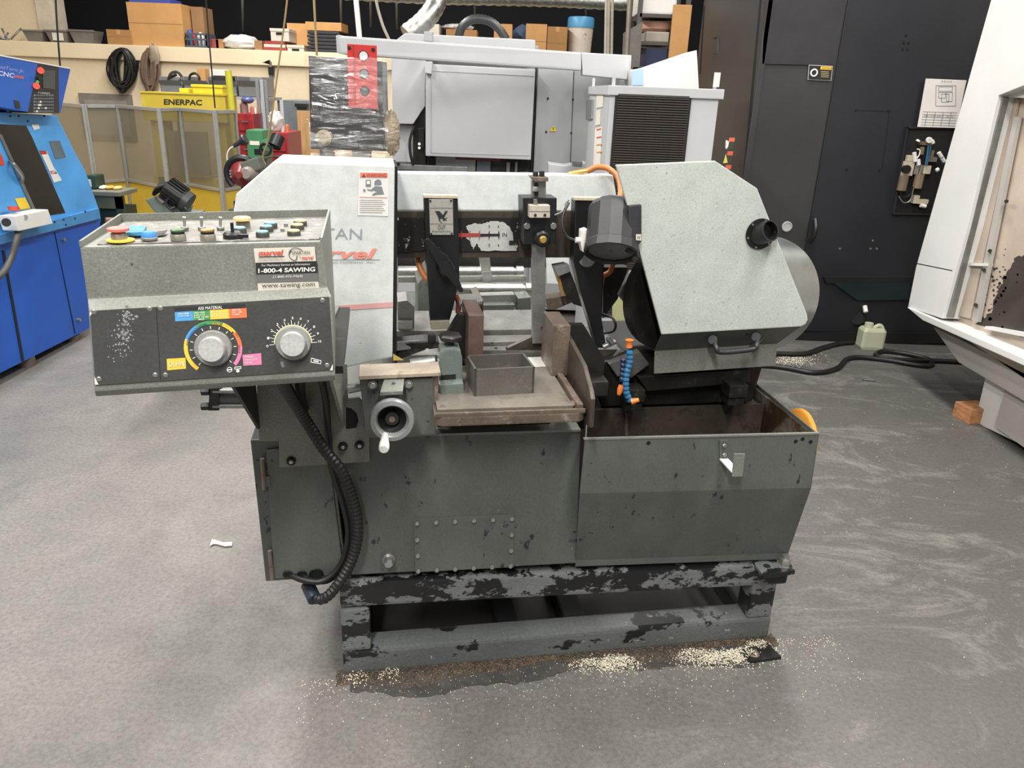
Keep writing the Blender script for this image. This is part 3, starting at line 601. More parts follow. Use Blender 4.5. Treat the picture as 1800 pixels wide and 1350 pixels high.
# movable jaw at left
xm = loc(sy(818, 600, 2.06)).x
mj = mb().sbox(xm, xm+.042, 1.99, 2.16, ZTAB, loc(sy(825, 553, 2.0)).z).build('movable_jaw', mat('reddish_brown_jaw', '63504a', .45, metal=.3, var=.2, vs=10), SAW, .002)
mb().prism([S(xm, 2.06, ZTAB+.15), S(xm, 2.06, ZTAB+.02), S(xm-.06, 2.06, ZTAB+.02), S(xm-.06, 2.06, ZTAB+.08), S(xm-.02, 2.06, ZTAB+.15)], SY*.03).build('jaw_gusset', OILY, mj, .002)
plate('jaw_face_plate', [(838, 533), (850, 528), (849, 613), (838, 616)], 2.22, .18, BROWN, mj, .002)
plate('jaw_top_plate', [(803, 517), (836, 516), (848, 530), (808, 535)], loc(sy(825, 520, 2.25)).z, -.008, STEELG, mj, f=az)
# rear plates and rollers behind the blade
zr = ZTAB-.004
rb = mb().sbox(loc(az(700, 630, zr)).x, .56, 2.17, 2.24, zr-.03, zr).build('rear_table_bar', STEEL, SAW, .002)
mb().sbox(-.02, .56, 2.27, 2.34, zr-.03, zr+.004).build('rear_table_bar', STEEL, SAW, .002)
mb().sbox(-.02, .58, 2.38, 2.62, zr-.03, zr+.01).build('rear_table_plate', STEEL, SAW, .002)
for q in ((865, 603), (905, 602), (872, 612), (915, 575), (885, 580)): p = az(*q, zr+.006); mb().cyl(p, p+UP*.0012, .006, n=12).build('bolt_hole', DARK, rb)
YRL = 2.85
rl = []
for (xa, xb, yy, rr, d) in ((700, 902, 477, 8.5, 3.05), (740, 918, 508, 10.5, 2.85)):
    a, b = sy(xa, yy-1, d), sy(xb, yy, d)
    o = mb().cyl(a, b, m_px(a, rr), n=24).build('roller', STEEL, SAW); mb().cyl(b, b+SX*.03, m_px(a, rr*.75), n=20).build('roller_bearing', STEELG, o); mb().cyl(b+SX*.012, b+SX*.04, m_px(a, rr*1.15), n=24).build('roller_collar', STEEL, o)
    rl.append(o)
fb = plate('feed_bar', [(700, 487), (925, 485), (925, 495), (700, 497)], 2.95, .02, STEEL, SAW, .002)
plate('feed_strut', [(842, 452), (861, 452), (865, 491), (849, 491)], 2.93, .03, STEEL, fb, .002)
plate('strut_foot', [(848, 478), (865, 477), (865, 498), (849, 499)], 2.92, .03, STEELG, fb, .002)
plate('infeed_frame', [(699, 448), (1000, 448), (1000, 470), (699, 472)], 3.15, .04, OILY, SAW)
ib = mb().sbox(-.05, .62, 2.72, 3.25, .62, .80).build('infeed_bed', GREEND, SAW, .003)
plate('bed_cross_plate', [(838, 520), (905, 518), (912, 535), (845, 537)], 2.75, .05, STEELG, ib); plate('bed_block', [(846, 537), (905, 536), (902, 553), (850, 553)], 2.7, .1, GREEND, ib)
plate('bed_side_block', [(911, 525), (933, 523), (933, 552), (912, 553)], 2.72, .14, GREEND, ib); plate('bed_side_block', [(734, 500), (752, 478), (756, 560), (735, 560)], 2.75, .2, GREEND, ib)
plate('bed_hood', [(699, 530), (716, 528), (729, 540), (728, 582), (699, 578)], 2.4, .12, STEELG, ib, .003)
plate('guide_shaft', [(699, 566), (725, 566), (725, 578), (699, 578)], 2.37, .02, STEEL, ib)
# ---- blade
YBL = 2.14
bl = plate('saw_blade', [(838, 616), (968, 616), (968, 628), (838, 628)], YBL, .0015, STEELG, SAW)
bl2 = plate('saw_blade', [(968, 616), (1166, 613), (1166, 626), (968, 628)], YBL, .0015, BROWN, SAW)
t = mb()
for i in range(84):
    x = 840+i*3.85; y = 628-(x-838)*.006; t.prism([sy(x, y-.3, YBL), sy(x+3.2, y-.3, YBL), sy(x+2.6, y+2.0, YBL)], SY*.0015)
t.build('blade_teeth', BROWN, bl, kind='stuff')
plate('blade_guide_wedge', [(892, 612), (936, 592), (968, 610), (968, 616), (890, 616)], YBL+.02, .02, BROWN, SAW, .001)
# ---- head: beam, slide rail, scale
YH = 2.24
beam = plate('head_beam', [(690, 303), (1078, 308), (1088, 372), (690, 370)], YH, .05, GALV, SAW, .004)
rail = plate('head_rail', [(690, 371), (1012, 371), (1013, 453), (690, 453)], YH-.02, .05, BROWN, SAW, .002)
CHIP = mat('chipped_black_scale', 'b9b8b3', .5, var=.05, chip=('141414', 20, .47, .012), stretch=(1, 1, 1))
SCALEB = mat('chipped_black_paint_plate', '141414', .5, var=.1, chip=('b9b8b3', 26, .60, .012))
sc1 = plate('scale_plate', [(697, 383), (747, 383), (748, 441), (697, 443)], YH-.025, .004, SCALEB, rail)
sc2 = plate('scale_plate', [(806, 383), (911, 383), (911, 441), (806, 442)], YH-.025, .004, mat('chipped_black_plate', '141414', .5, var=.1, chip=('b4b4b0', 40, .66, .01)), rail)
random.seed(12); pol = [(819, 398), (834, 392), (848, 394), (862, 389), (884, 390), (896, 399), (902, 412), (903, 428), (909, 440), (846, 441), (838, 428), (832, 438), (826, 424), (818, 416), (824, 408)]; jag = []
for i in range(len(pol)):
    a_, b_ = pol[i], pol[(i+1) % len(pol)]
    for k in range(5): t_ = k/5; jag.append((a_[0]+(b_[0]-a_[0])*t_+random.uniform(-1, 1), a_[1]+(b_[1]-a_[1])*t_+random.uniform(-1, 1)))
plate('bare_scale_face', jag, YH-.0258, .0006, mat('bare_grey_scale', 'b0b0ac', .5, var=.04), sc2)
plate('scale_spine', [(806, 410), (843, 410), (843, 416), (806, 417)], YH-.027, .001, flat('worn_red', '9a3f38'), sc2); plate('scale_spine', [(843, 411), (878, 411), (878, 415), (843, 416)], YH-.027, .001, INK, sc2)
for x, m_ in ((811, flat('worn_red', '9a3f38')), (826, flat('worn_red', '9a3f38')), (843, flat('worn_red', '9a3f38')), (860, INK), (877, INK)): plate('scale_tick', [(x-1.6, 413), (x, 404), (x+1.6, 413), (x, 422)], YH-.0275, .001, m_, sc2)
for s_, x in (('5', 860), ('4', 876)):
    for y in (398, 431): ptext(s_, x-1.5, y-2.5, x+1.5, y+2.5, YH-.027, INK, sc2)
ptext('IN', 883, 409, 891, 416, YH-.027, INK, sc2)
plate('scale_mark', [(895, 423), (903, 423), (903, 431), (895, 431)], YH-.027, .001, INK, sc2)
# left guide post with the keep-hands-away plate
YP = 2.16
gp = plate('guide_post', [(745, 347), (805, 348), (808, 490), (797, 540), (790, 565), (756, 565), (749, 440)], YP, .05, BLACK, SAW, .004)
plate('post_cap', [(744, 343), (805, 344), (805, 349), (744, 348)], YP-.004, .03, mat('beige_cap', 'b7ab94', .5), gp, .001)
hpz = plate('hand_hazard_plate', [(754, 350), (796, 350), (797, 413), (756, 413)], YP-.004, .003, STICKG, gp, .001)
yq = YP-.0052
q = lambda px, m_: plate('plate_print', px, yq, .0008, m_, hpz)
q([(765, 371), (772, 371), (779, 378), (783, 371), (787, 371), (780, 384), (775, 384), (771, 384), (769, 379)], INK)
q([(771, 384), (774, 384), (774, 389), (777, 391), (776, 392), (772, 388)], INK); q([(778, 382), (783, 384), (787, 382), (783, 386), (786, 388), (782, 387), (780, 389), (778, 385)], INK)
for y in (365, 393): q([(756, y), (796, y), (796, y+.6), (756, y+.6)], INKG)
ptext('CUT', 770, 396, 783, 403, yq-.0008, INK, hpz); ptext('Keep hands away', 760, 405, 792, 409, yq-.0008, INK, hpz)
for x, y in ((756.5, 353), (793, 352.5), (758, 411), (794, 410.5)): mb().cyl(sy(x, y, yq), sy(x, y, yq-.002), .003, n=10).build('rivet', BOLTD, hpz)
# clamp lever
lv = [sy(751, 424, YP-.06), sy(772, 450, YP-.05), sy(788, 478, YP-.045), sy(802, 500, YP-.05), sy(812, 515, YP-.05)]
lev = plate('clamp_lever', [(747, 426), (748, 421), (753, 419), (762, 428), (778, 444), (788, 450), (796, 466), (815, 511), (812, 515), (807, 513), (788, 488), (778, 482), (768, 462), (758, 444)], YP-.055, .014, BLACK, SAW, .003)
p = sy(783, 468, YP); mb().lathe(p, -SY, [(.026, 0), (.026, .02), (.02, .05)], 20).build('lever_hub', BLACK, lev)
plate('lever_lug', [(776, 452), (790, 455), (793, 466), (783, 462)], YP-.055, .012, mat('worn_lug', '8a8672', .5), lev, .002)
# guide post foot parts
plate('post_foot', [(757, 565), (790, 564), (791, 578), (758, 580)], YP-.01, .06, mat('beige_foot', '8f8878', .45, metal=.3), gp, .002)
# flat feed bar with limit switch block
yb2 = 2.13
fbk = plate('slide_block', [(919, 348), (979, 348), (978, 430), (921, 430)], yb2, .08, BLACK, SAW, .003)
plate('depth_bar', [(935, 318), (960, 318), (958, 604), (936, 604)], yb2+.012, .02, STEELG, SAW, .002)
bs = plate('bar_cap', [(934, 311), (964, 312), (964, 319), (940, 319)], yb2-.01, .05, RUST, fbk, .001)
for x, y in ((941, 308), (952, 307)): mb().hexhead(sy(x, y+3, yb2+.01), UP, .008, .014).build('bolt', BOLTD, bs)
plate('bar_notch', [(940, 322), (946, 322), (946, 345), (940, 345)], yb2+.008, .006, BOLTD, fbk); mb().hexhead(sy(941, 336, yb2+.002), UP, .008, .012).build('nut', BOLT, fbk)
sw = plate('limit_switch', [(931, 361), (967, 361), (967, 383), (931, 383)], yb2-.03, .03, mat('beige_switch', 'b9b0a2', .5, metal=.2), fbk, .002)
plate('switch_joint', [(931, 371), (967, 371), (967, 372), (931, 372)], yb2-.031, .001, INKG, sw)
for x in (941, 958): mb().cyl(sy(x, 378, yb2-.03), sy(x, 378, yb2-.034), .0038, n=10).build('switch_screw', BOLTD, sw)
mb().cyl(sy(941, 362, yb2-.018), sy(941, 350, yb2-.018), .006, n=12).build('switch_plunger', STEELG, sw)
p = sy(951, 418, yb2); kb = mb().lathe(p, -SY, [(.010, 0), (.012, .01), (.023, .012), (.024, .022), (.018, .028)], 8).build('clamp_knob', BOLTD, fbk); mb().lathe(p-SY*.027, -SY, [(.011, 0), (.011, .004), (.008, .008)], 16).build('knob_cap', BRASS, kb)
for x, y in ((926, 397), (972, 397)): mb().hexhead(sy(x, y, yb2), -SY, .010, .008).build('cap_screw', STEELG, fbk)
mb().cyl(sy(934+19, 576, yb2+.011), sy(934+19, 576, yb2+.013), .004).build('bar_hole', DARK, fbk)
# right guide post
YG = 2.15
g2 = plate('guide_post', [(1011, 352), (1062, 350), (1062, 470), (1060, 510), (1058, 560), (1066, 612), (1050, 612), (1022, 520), (1008, 460)], YG, .05, BLACK, SAW, .004)
plate('post_cap', [(1009, 347), (1070, 348), (1070, 353), (1009, 352)], YG-.006, .03, mat('beige_cap', 'b7ab94'), g2, .001)
plate('roller_guide', [(975, 470), (998, 466), (1012, 500), (1024, 540), (1008, 535), (996, 520), (985, 500)], YG-.03, .05, OILY, g2, .003)
plate('guide_spring', [(977, 478), (983, 480), (992, 520), (987, 520)], YG-.034, .01, mat('amber_strip', '8a6a35', .5), g2)
plate('roller_guide_top', [(976, 470), (1000, 465), (1002, 478), (982, 486)], YG-.05, .03, STEELG, g2, .002)
plate('post_jaw', [(960, 525), (1008, 518), (1010, 530), (975, 545), (962, 545)], YG+.02, .05, RUST, g2, .003)
mb().cyl(sy(1032, 455, YG-.004), sy(1032, 455, YG+.02), .024).build('pivot_disc', STEELG, g2)
mb().prism([sy(1060, 470, YG+.1), sy(1104, 470, YG+.1), sy(1086, 525, YG+.1), sy(1060, 560, YG+.1)], SY*.04).build('post_web', OILY, g2)
mb().tube(hosepath([(1058, 552, 2.2), (1075, 558, 2.18), (1082, 570, 2.17), (1078, 582, 2.18), (1060, 586, 2.2)], 6), .004, 8).build('thin_hose', RUBBER, g2)
mb().cyl(sy(1060, 610, 2.14), sy(1082, 600, 2.14), .008).build('coolant_fitting', STEELG, g2); mb().cyl(sy(1076, 604, 2.13), sy(1068, 594, 2.13), .008).build('coolant_fitting', STEELG, g2)
# wire from the switch to the lamp bracket
mb().tube(hosepath([(975, 378, 2.12), (988, 372, 2.12), (994, 358, 2.13), (1000, 352, 2.14)], 6), .0025, 6).build('switch_wire', STEELG, sw)
mb().tube(hosepath([(1000, 356, 2.12), (990, 378, 2.11), (989, 398, 2.10), (998, 416, 2.09), (1012, 423, 2.08)], 6), .0035, 6).build('lamp_wire', RUBBER, SAW)
# ---- work lamp
pc = sy(1080, 370, 2.06); pb = sy(1075, 438, 2.0); axl = (pb-pc).normalized(); LN = (pb-pc).length
r_ = m_px(pc, 46)
lamp = mb().lathe(pc, axl, [(r_*.85, -.016), (r_*.95, -.010), (r_*.99, .0), (r_*1.0, LN-.014), (r_*1.02, LN-.012), (r_*1.05, LN+.012), (r_*1.0, LN+.016), (r_*.90, LN+.010), (r_*.88, LN-.01)], 14, cap=False, smooth=False).build('work_lamp', mat('black_lamp_plastic', '212224', .5, var=.05, fine=.05), SAW)
mb().lathe(pc, axl, [(r_*.90, LN+.004), (.002, LN+.004)], 24, cap=False).build('lamp_lens', mat('grey_lens', '6c6f70', .2), lamp)
mb().lathe(pc, axl, [(r_*.85, -.016), (.002, -.016)], 14, cap=False).build('lamp_back', PLASTIC, lamp)
q1, q2 = sy(1122, 372, 1.98), sy(1122, 432, 1.96)
mb().prism([sy(1106, 362, 1.975), sy(1128, 360, 1.975), sy(1128, 424, 1.965), sy(1112, 446, 1.955), (sy(1104, 446, 1.955))], SY*.035).build('lamp_handle', PLASTIC, lamp, .003)
lb = plate('lamp_badge', [(1118, 412), (1127, 412), (1127, 423), (1118, 422)], 1.962, .001, STICK, lamp); ptext('W', 1119.5, 414, 1126, 421, 1.961, INK, lb)
lbk = plate('lamp_bracket', [(1022, 405), (1032, 402), (1033, 418), (1029, 424), (1033, 432), (1033, 444), (1024, 443), (1021, 430)], 2.04, .03, WHITE, lamp, .003)
mb().cyl(sy(1012, 422, 2.05), sy(1025, 422, 2.05), .008).build('cable_gland', WHITE, lamp)
# ---- orange hoses
mb().tube(hosepath([(1033, 301, 2.25), (1050, 294, 2.24), (1070, 297, 2.22), (1086, 312, 2.20), (1091, 334, 2.16), (1088, 360, 2.12)], 8), .0085, 10).build('orange_hose', ORANGE, SAW)
mb().cyl(sy(1000, 305, 2.26), sy(1034, 300, 2.25), .006, .008).build('hose_fitting', BRASS, SAW)
mb().tube(hosepath([(1078, 462, 2.2), (1072, 478, 2.2), (1060, 486, 2.2), (1056, 500, 2.22)], 6), .0085, 10).build('orange_hose', ORANGE, SAW)
mb().tube(hosepath([(734, 452, 2.26), (738, 470, 2.25), (748, 488, 2.23), (756, 494, 2.22)], 6), .009, 10).build('orange_hose', ORANGE, SAW)
mb().tube(hosepath([(800, 518, 2.2), (806, 532, 2.2), (805, 550, 2.2)], 6), .008, 10).build('orange_hose', mat('red_brown_hose', '7a3c2a', .4), SAW)
# ---- left wheel guard
YGL = 2.02
glp = [(482, 283), (694, 291), (690, 628), (600, 648), (430, 660), (400, 480), (409, 380), (415, 341)]
gl = plate('blade_guard', glp, YGL, .20, GALV, SAW, .004, label='pale left wheel guard')
mb().prism([sy(694, 292, YGL+.004), sy(699, 294, YGL+.004), sy(697, 640, YGL+.004), sy(691, 630, YGL+.004)], SY*.19).build('guard_edge', BOLTD, gl)
yl = YGL-.0015
lbl = plate('warning_label', [(630.5, 302.5), (684, 303), (682, 380), (629, 378.5)], yl, .001, flat('label_white', 'd9d8d3'), gl)
d = yl-.0012
plate('label_header', [(633, 303.5), (681.5, 304), (681, 312), (633, 311.5)], d, .0008, flat('warning_orange', 'dc7a63'), lbl)
ptext('WARNING', 644, 305, 679, 311, d-.0008, flat('label_dark_red', '7c3a34'), lbl); plate('label_alert', [(636, 311), (639.5, 305), (643, 311)], d-.0008, .0006, flat('label_dark_red', '7c3a34'), lbl)
fig = flat('label_figure_grey', '777c80')
for px in ([(643, 316), (652, 316), (652, 328), (643, 328)], [(658, 323), (659, 318), (664, 315), (669, 317), (671, 323), (669, 325), (658, 325)], [(653, 332), (660, 327), (671, 328), (675, 341), (660, 342), (662, 337)], [(638, 333), (641, 332), (643, 335), (640, 338)], [(645, 332), (656, 334), (655, 336), (646, 334)], [(654, 342), (660, 338), (662, 341), (656, 344)]): plate('label_figure', px, d, .0006, fig, lbl)
plate('label_screen', [(644.5, 318), (650.5, 318), (650.5, 324), (644.5, 324)], d-.0008, .0006, STICK, lbl)
for k in range(7): plate('label_text_line', [(632.5, 351+k*3.6), (672+(k % 3)*2.5, 351.3+k*3.6), (672+(k % 3)*2.5, 352.2+k*3.6), (632.5, 351.9+k*3.6)], d, .0006, flat('label_text_grey', 'a9aaa8'), lbl)
plate('label_rule', [(632, 346), (681, 347), (681, 347.8), (632, 346.8)], d, .0006, REDP, lbl)
LG = flat('decal_grey', '8c9498')
ptext('SPARTAN', 490, 399, 636, 418, yl, LG, gl, slope=.02, bold=-.006); ptext('marvel', 508, 435, 662, 454, yl, REDP, gl, slope=.01, shear=.25, bold=.03)
plate('decal_rule', [(540, 456), (668, 456), (668, 456.8), (540, 456.8)], yl, .0006, LG, gl); ptext('MANUFACTURING COMPANY, INC.', 520, 459, 660, 463.5, yl, LG, gl)
c0 = sy(497, 430, yl); arcpts = [sy(497+62*math.cos(math.radians(a)), 430-61*math.sin(math.radians(a)), yl) for a in range(40, 141, 5)]
ar = [sy(497+54*math.cos(math.radians(a)), 430-54*math.sin(math.radians(a)), yl) for a in range(40, 141, 5)]
n_ = len(ar); mb().add(arcpts+ar, [(i, i+1, n_+i+1, n_+i) for i in range(n_-1)]).build('decal_crest', LG, gl)
plate('decal_stripe', [(596, 537), (691, 531), (691, 540), (596, 546)], yl, .0006, flat('pale_red_stripe', 'cf9c9a'), gl)
# ---- right wheel guard (door), skirt, drum, dust port
YRG = 1.99
grp = [(1083, 290), (1258, 283), (1331, 331), (1419, 553), (1420, 562), (1416, 570), (1408, 574), (1163, 588), (1129, 459), (1101, 354)]
gr = plate('blade_guard', grp, YRG, .012, GUARD, SAW, .003, label='sage green right wheel guard door')
ins_ = [(1140, 310), (1250, 304), (1312, 348), (1392, 550), (1388, 560), (1195, 570), (1178, 465), (1155, 360)]
mb().prism([sy(x, y, YRG+.012) for x, y in ins_], SY*.16).build('guard_body', OILY, gr)
# the folded lower flange of the door, then the hanging skirt
a, b_ = sy(1163, 588, YRG+.003), sy(1408, 574, YRG+.003); c_, d_ = sy(1151, 617, YRG+.06), sy(1366, 604, YRG+.06)
mb().prism([a, b_, d_, c_], SY*.004).build('guard_flange', GREEND, gr)
plate('guard_skirt', [(1151, 617), (1366, 604), (1363, 643), (1150, 657)], YRG+.06, .004, GREEN, gr, .001)
ph = spline([sy(1253, 593, YRG+.028), sy(1259, 611, YRG-.01), sy(1268, 619, YRG-.012), sy(1322, 614, YRG-.012), sy(1330, 606, YRG-.01), sy(1329, 590, YRG+.028)], 6)
mb().tube(ph, .0075, 10).build('pull_handle', PLASTIC, gr)
for x, y in ((1253, 597), (1329, 592)): mb().cyl(sy(x, y, YRG+.03), sy(x, y, YRG+.005), .013).build('handle_foot', PLASTIC, gr)
dc = sy(1275, 514, YRG+.17); dax = (sy(1362, 517, YRG+.36)-dc).normalized()
mb().lathe(dc, dax, [(.16, 0), (.187, .0), (.187, .25), (.17, .262), (.01, .262)], 64, cap=False).build('wheel_drum', mat('galvanised_drum', 'a3a8a6', .30, metal=.9, var=.07, vs=14, fine=.03, stretch=(1, .3, 1)), SAW)
fcn = sy(1336, 411, YRG-.001); dn = (-SY*.75+SX*.30+UP*.72).normalized(); dn = (-SY+SX*.32+UP*.42).normalized()
fl_ = mb().lathe(fcn, -SY, [(m_px(fcn, 27), 0), (m_px(fcn, 27), .004)], 32).build('dust_port_flange', BLACK, gr)
rr = m_px(fcn, 19)
mb().lathe(fcn-dn*.012, dn, [(rr*1.04, 0), (rr*.98, .052), (rr*.86, .052), (rr*.84, 0.014), (.001, .014)], 32, cap=False).build('dust_port', BLACK, fl_)
for k in range(6):
    a = k*math.pi/3+.3; p = fcn+(SX*math.cos(a)+UP*math.sin(a))*m_px(fcn, 24)-SY*.004; mb().cyl(p, p-SY*.002, .003, n=8).build('rivet', BOLT, fl_)
# inner wheel, dark castings below right
wc = sy(1150, 545, YRG+.2)
mb().lathe(sy(1190, 520, YRG+.10), (SY-SX*.35).normalized(), [(.17, 0), (.17, .035), (.12, .04), (.02, .04)], 48).build('blade_wheel', OILY, SAW)
wg = mb().prism([sy(1108, 478, 2.16), sy(1150, 470, 2.16), sy(1165, 600, 2.16), sy(1118, 596, 2.16), sy(1106, 570, 2.16), sy(1100, 535, 2.16), sy(1088, 520, 2.16)], SY*.02).build('wheel_shroud', mat('scuffed_grey_shroud', '55565a', .4, metal=.3, chip=('c5c9cc', 16, .6, .05)), SAW)
ct = mb().prism([S(.66, 2.11, zi+.005), S(1.16, 2.11, zi+.005), S(1.18, 2.11, .86), S(1.0, 2.11, .90), S(.72, 2.11, .90), S(.62, 2.11, .84)], SY*.32)
ct.build('pivot_casting', OILY, SAW, .006)
plate('casting_step', [(1120, 662), (1318, 650), (1320, 672), (1138, 688)], 2.075, .04, OILY, SAW, .003)
plate('casting_slope', [(1070, 640), (1125, 618), (1142, 640), (1110, 665), (1085, 662)], 2.08, .03, mat('wet_grey_casting', '5a5a58', .3, metal=.3, var=.2), SAW, .004)
for q_, w in (((1292, 676), .05), ((1112, 684), .05)):
    p = sy(*q_, 2.05); mb().box(p-UP*.012, SX*.03, SY*.03, UP*.02).build('pivot_block', OILY, SAW, .003)
    mb().box(p-UP*.042, SX*.026, SY*.024, UP*.018).build('pivot_foot', OILY, SAW, .002)
plate('pale_rear_panel', [(1078, 520), (1140, 520), (1140, 618), (1076, 618)], 2.75, .01, mat('pale_yellow_green_panel', 'b9ba8c', .5, var=.06), SAW)
plate('rear_grey_panel', [(960, 440), (1000, 440), (1000, 500), (962, 498)], 2.9, .01, GALV, SAW)
# ---- loc-line coolant hoses
LB = mat('blue_link_hose', '2f6790', .3, var=.08, fine=0); LBD = mat('dark_blue_link_hose', '232c44', .3, var=.08, fine=0); ORT = flat('orange_nozzle', 'e07a34', .35)
def link_hose(pts, m_, r=.0098):
    P = resample(spline([sy(x, y, dd) for x, y, dd in pts], 10), .0135); o = None
    root = mb()
    for i in range(len(P)-1):
        a_ = (P[i+1]-P[i]).normalized(); root.lathe(P[i], a_, [(r*.72, 0), (r*.98, .003), (r, .007), (r*.78, .0125), (r*.72, .0135)], 12)
    return root.build('link_hose', m_, SAW)
h1 = link_hose([(1109, 706, 1.96), (1101, 690, 1.96), (1101, 660, 1.96), (1107, 635, 1.96), (1106, 610, 1.96)], LB)
p = sy(1106, 610, 1.96); mb().lathe(p, UP-SX*.05, [(.009, 0), (.007, .012), (.012, .021)], 14).build('orange_nozzle', ORT, h1)
p = sy(1110, 706, 1.955); mb().lathe(p, SX*.9+UP*.35-SY*.3, [(.010, 0), (.008, .012), (.006, .022)], 14).build('orange_nozzle', ORT, h1)
h2 = link_hose([(1096, 630, 1.99), (1095, 655, 1.98), (1093, 678, 1.97)], LBD)
p = sy(1093, 678, 1.97); mb().lathe(p, -UP-SX*.25, [(.009, 0), (.010, .012), (.006, .028)], 14).build('orange_nozzle', ORT, h2)
# work piece left on the table: short length of rectangular tube standing on end
q0, q1 = az(834, 697, ZTAB), az(938, 691, ZTAB); q2 = az(817, 671, ZTAB)
h = (sy(835, 650, loc(q0).y)-q0).z; w_ = (q1-q0); dpt = q2-q0; wn = .0055
tubep = mb()
Xn, Yn = w_.normalized(), (SY-SX*.08).normalized(); W_, D_ = w_.length, .115
for (o, vx, vy) in ((q0, Xn*W_, Yn*wn), (q0+Yn*(D_-wn), Xn*W_, Yn*wn), (q0, Xn*wn, Yn*D_), (q0+Xn*(W_-wn), Xn*wn, Yn*D_)): tubep.prism([o, o+vx, o+vx+vy, o+vy], UP*h)
tag(tubep.build('steel_tube_offcut', mat('mill_scale_steel', '6b6862', .42, metal=.5, var=.12, fine=.05, chip=('8f857a', 14, .66, .06))), 'short dark steel rectangular tube offcut standing open on the saw table', 'tube offcut')
# ================================================================== machines around the saw
def floorz(px, f, d, z=0.0):
    out = []
    for a, b in px: p = f(a, b, d); out.append(Vector((p.x, p.y, z)))
    return out
def wrect(x0, y0, x1, y1, v):
    xm, ym = (x0+x1)/2, (y0+y1)/2
    return wy(x0, ym, v).x, wy(x1, ym, v).x, wy(xm, y1, v).z, wy(xm, y0, v).z
# ---- blue machining centre on the left
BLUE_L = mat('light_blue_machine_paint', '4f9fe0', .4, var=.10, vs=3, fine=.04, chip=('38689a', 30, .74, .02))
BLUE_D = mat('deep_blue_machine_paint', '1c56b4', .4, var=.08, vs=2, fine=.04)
BLUE_C = mat('console_blue_paint', '2560b8', .4, var=.05, vs=3, fine=.03)
UB = wy(40, 636, 4.15).x
UB = az(40, 636, .06).x
BM = thing('cnc_lathe', 'bright blue enclosed machine tool with tilted keyboard console, left of the saw', 'machine', (UB-.6, 4.4, 0))
def bx_(px, m_, nm, th_=-.01, off=0.0, par=None, bevel=0): return mb().prism([wx(a, b, UB+off) for a, b in px], WX*th_).build(nm, m_, par or BM, bevel)
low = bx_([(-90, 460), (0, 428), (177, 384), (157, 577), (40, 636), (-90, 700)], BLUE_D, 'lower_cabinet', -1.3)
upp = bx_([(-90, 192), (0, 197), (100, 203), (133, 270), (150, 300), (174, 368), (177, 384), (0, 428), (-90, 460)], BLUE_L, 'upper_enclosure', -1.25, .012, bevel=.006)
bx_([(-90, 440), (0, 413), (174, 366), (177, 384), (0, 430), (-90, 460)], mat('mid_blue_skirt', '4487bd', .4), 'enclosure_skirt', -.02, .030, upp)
bx_([(96, 408), (97, 408), (133, 586), (132, 587)], DARK, 'panel_seam', -.004, .003, low)
bx_([(4, 440), (8, 440), (43, 634), (39, 636)], BOLTD, 'corner_seam', -.004, .004, low)
for x, y in ((109, 421), (136, 562)): mb().cyl(wx(x, y, UB), wx(x, y, UB)+WX*.02, .011).build('quarter_turn_latch', BOLT, low)
bx_([(-60, 214), (0, 218), (46, 221), (56, 240), (115, 374), (66, 382), (0, 237), (-60, 210)], mat('black_door_glass', '14171a', .15), 'door_window', -.004, .016, upp)
bx_([(-20, 230), (0, 240), (64, 383), (69, 382), (4, 238), (-20, 218)], STEELG, 'door_edge', -.004, .020, upp)
mb().tube(spline([wx(18, 284, UB+.02), wx(24, 289, UB+.05), wx(38, 308, UB+.05), wx(38, 319, UB+.02)], 6), .012, 8).build('door_handle', STEELG, upp)
bx_([(87, 248), (105, 247), (116, 276), (98, 279)], mat('grey_side_window', '5b6a73', .2), 'side_window', -.004, .016, upp)
def sticker_blue(px, m_): return bx_(px, m_, 'sticker', -.001, .0155, upp)
sticker_blue([(70, 265), (82, 266), (96, 297), (86, 299)], WHITEI); sticker_blue([(86, 299), (97, 297), (109, 317), (95, 321)], WHITEI); sticker_blue([(70, 265), (81, 265), (83, 271), (73, 272)], RED); sticker_blue([(88, 301), (97, 299), (101, 305), (91, 307)], RED)
sticker_blue([(55, 219), (68, 218), (70, 226), (60, 229)], WHITEI); sticker_blue([(0, 268), (4, 275), (8, 290), (0, 291)], RED)
sticker_blue([(26, 349), (44, 347), (54, 366), (36, 369)], flat('yellow_tag', 'e5c53a'))
for x, y in ((18, 204), (33, 204), (49, 213), (78, 204), (96, 390), (112, 386), (116, 395), (132, 384), (150, 372)): mb().cyl(wx(x, y, UB+.031), wx(x, y, UB+.034), .006, n=8).build('rivet', BOLTD, upp)
UC = UB+.10
def cx_(px, m_, nm, par, off=0.0, th_=-.01): return mb().prism([wx(a, b, UC+off) for a, b in px], WX*th_).build(nm, m_, par)
con = cx_([(-80, 82), (0, 97), (67, 112), (50, 197), (0, 188), (-80, 175)], BLUE_C, 'console', BM, 0, -.35)
cx_([(67, 112), (103, 118), (104, 199), (49, 199)], PLASTIC, 'console_face', con, .002, -.2)
cx_([(102, 117), (124, 121), (106, 199), (100, 199)], BLUE_D, 'console_cheek', con, 0, -.3)
cx_([(-80, 80.5), (0, 96), (124, 119.5), (124, 121.5), (0, 98.5), (-80, 83)], WHITE, 'console_top_edge', con, .004, -.32)
cx_([(76, 123), (97, 124), (97, 157), (76, 155)], mat('console_screen', '3c4347', .2), 'console_screen', con, .006, -.004)
for x, y, m_ in ((71.5, 124, RED), (64, 151, RED), (70, 138, BOLTD), (66, 144, GREENI), (72, 146, BOLTD)): mb().cyl(wx(x, y, UC), wx(x, y, UC+.02), .018 if m_ is RED else .009, n=12).build('console_button', m_, con)
kk = mb(); kw = mb()
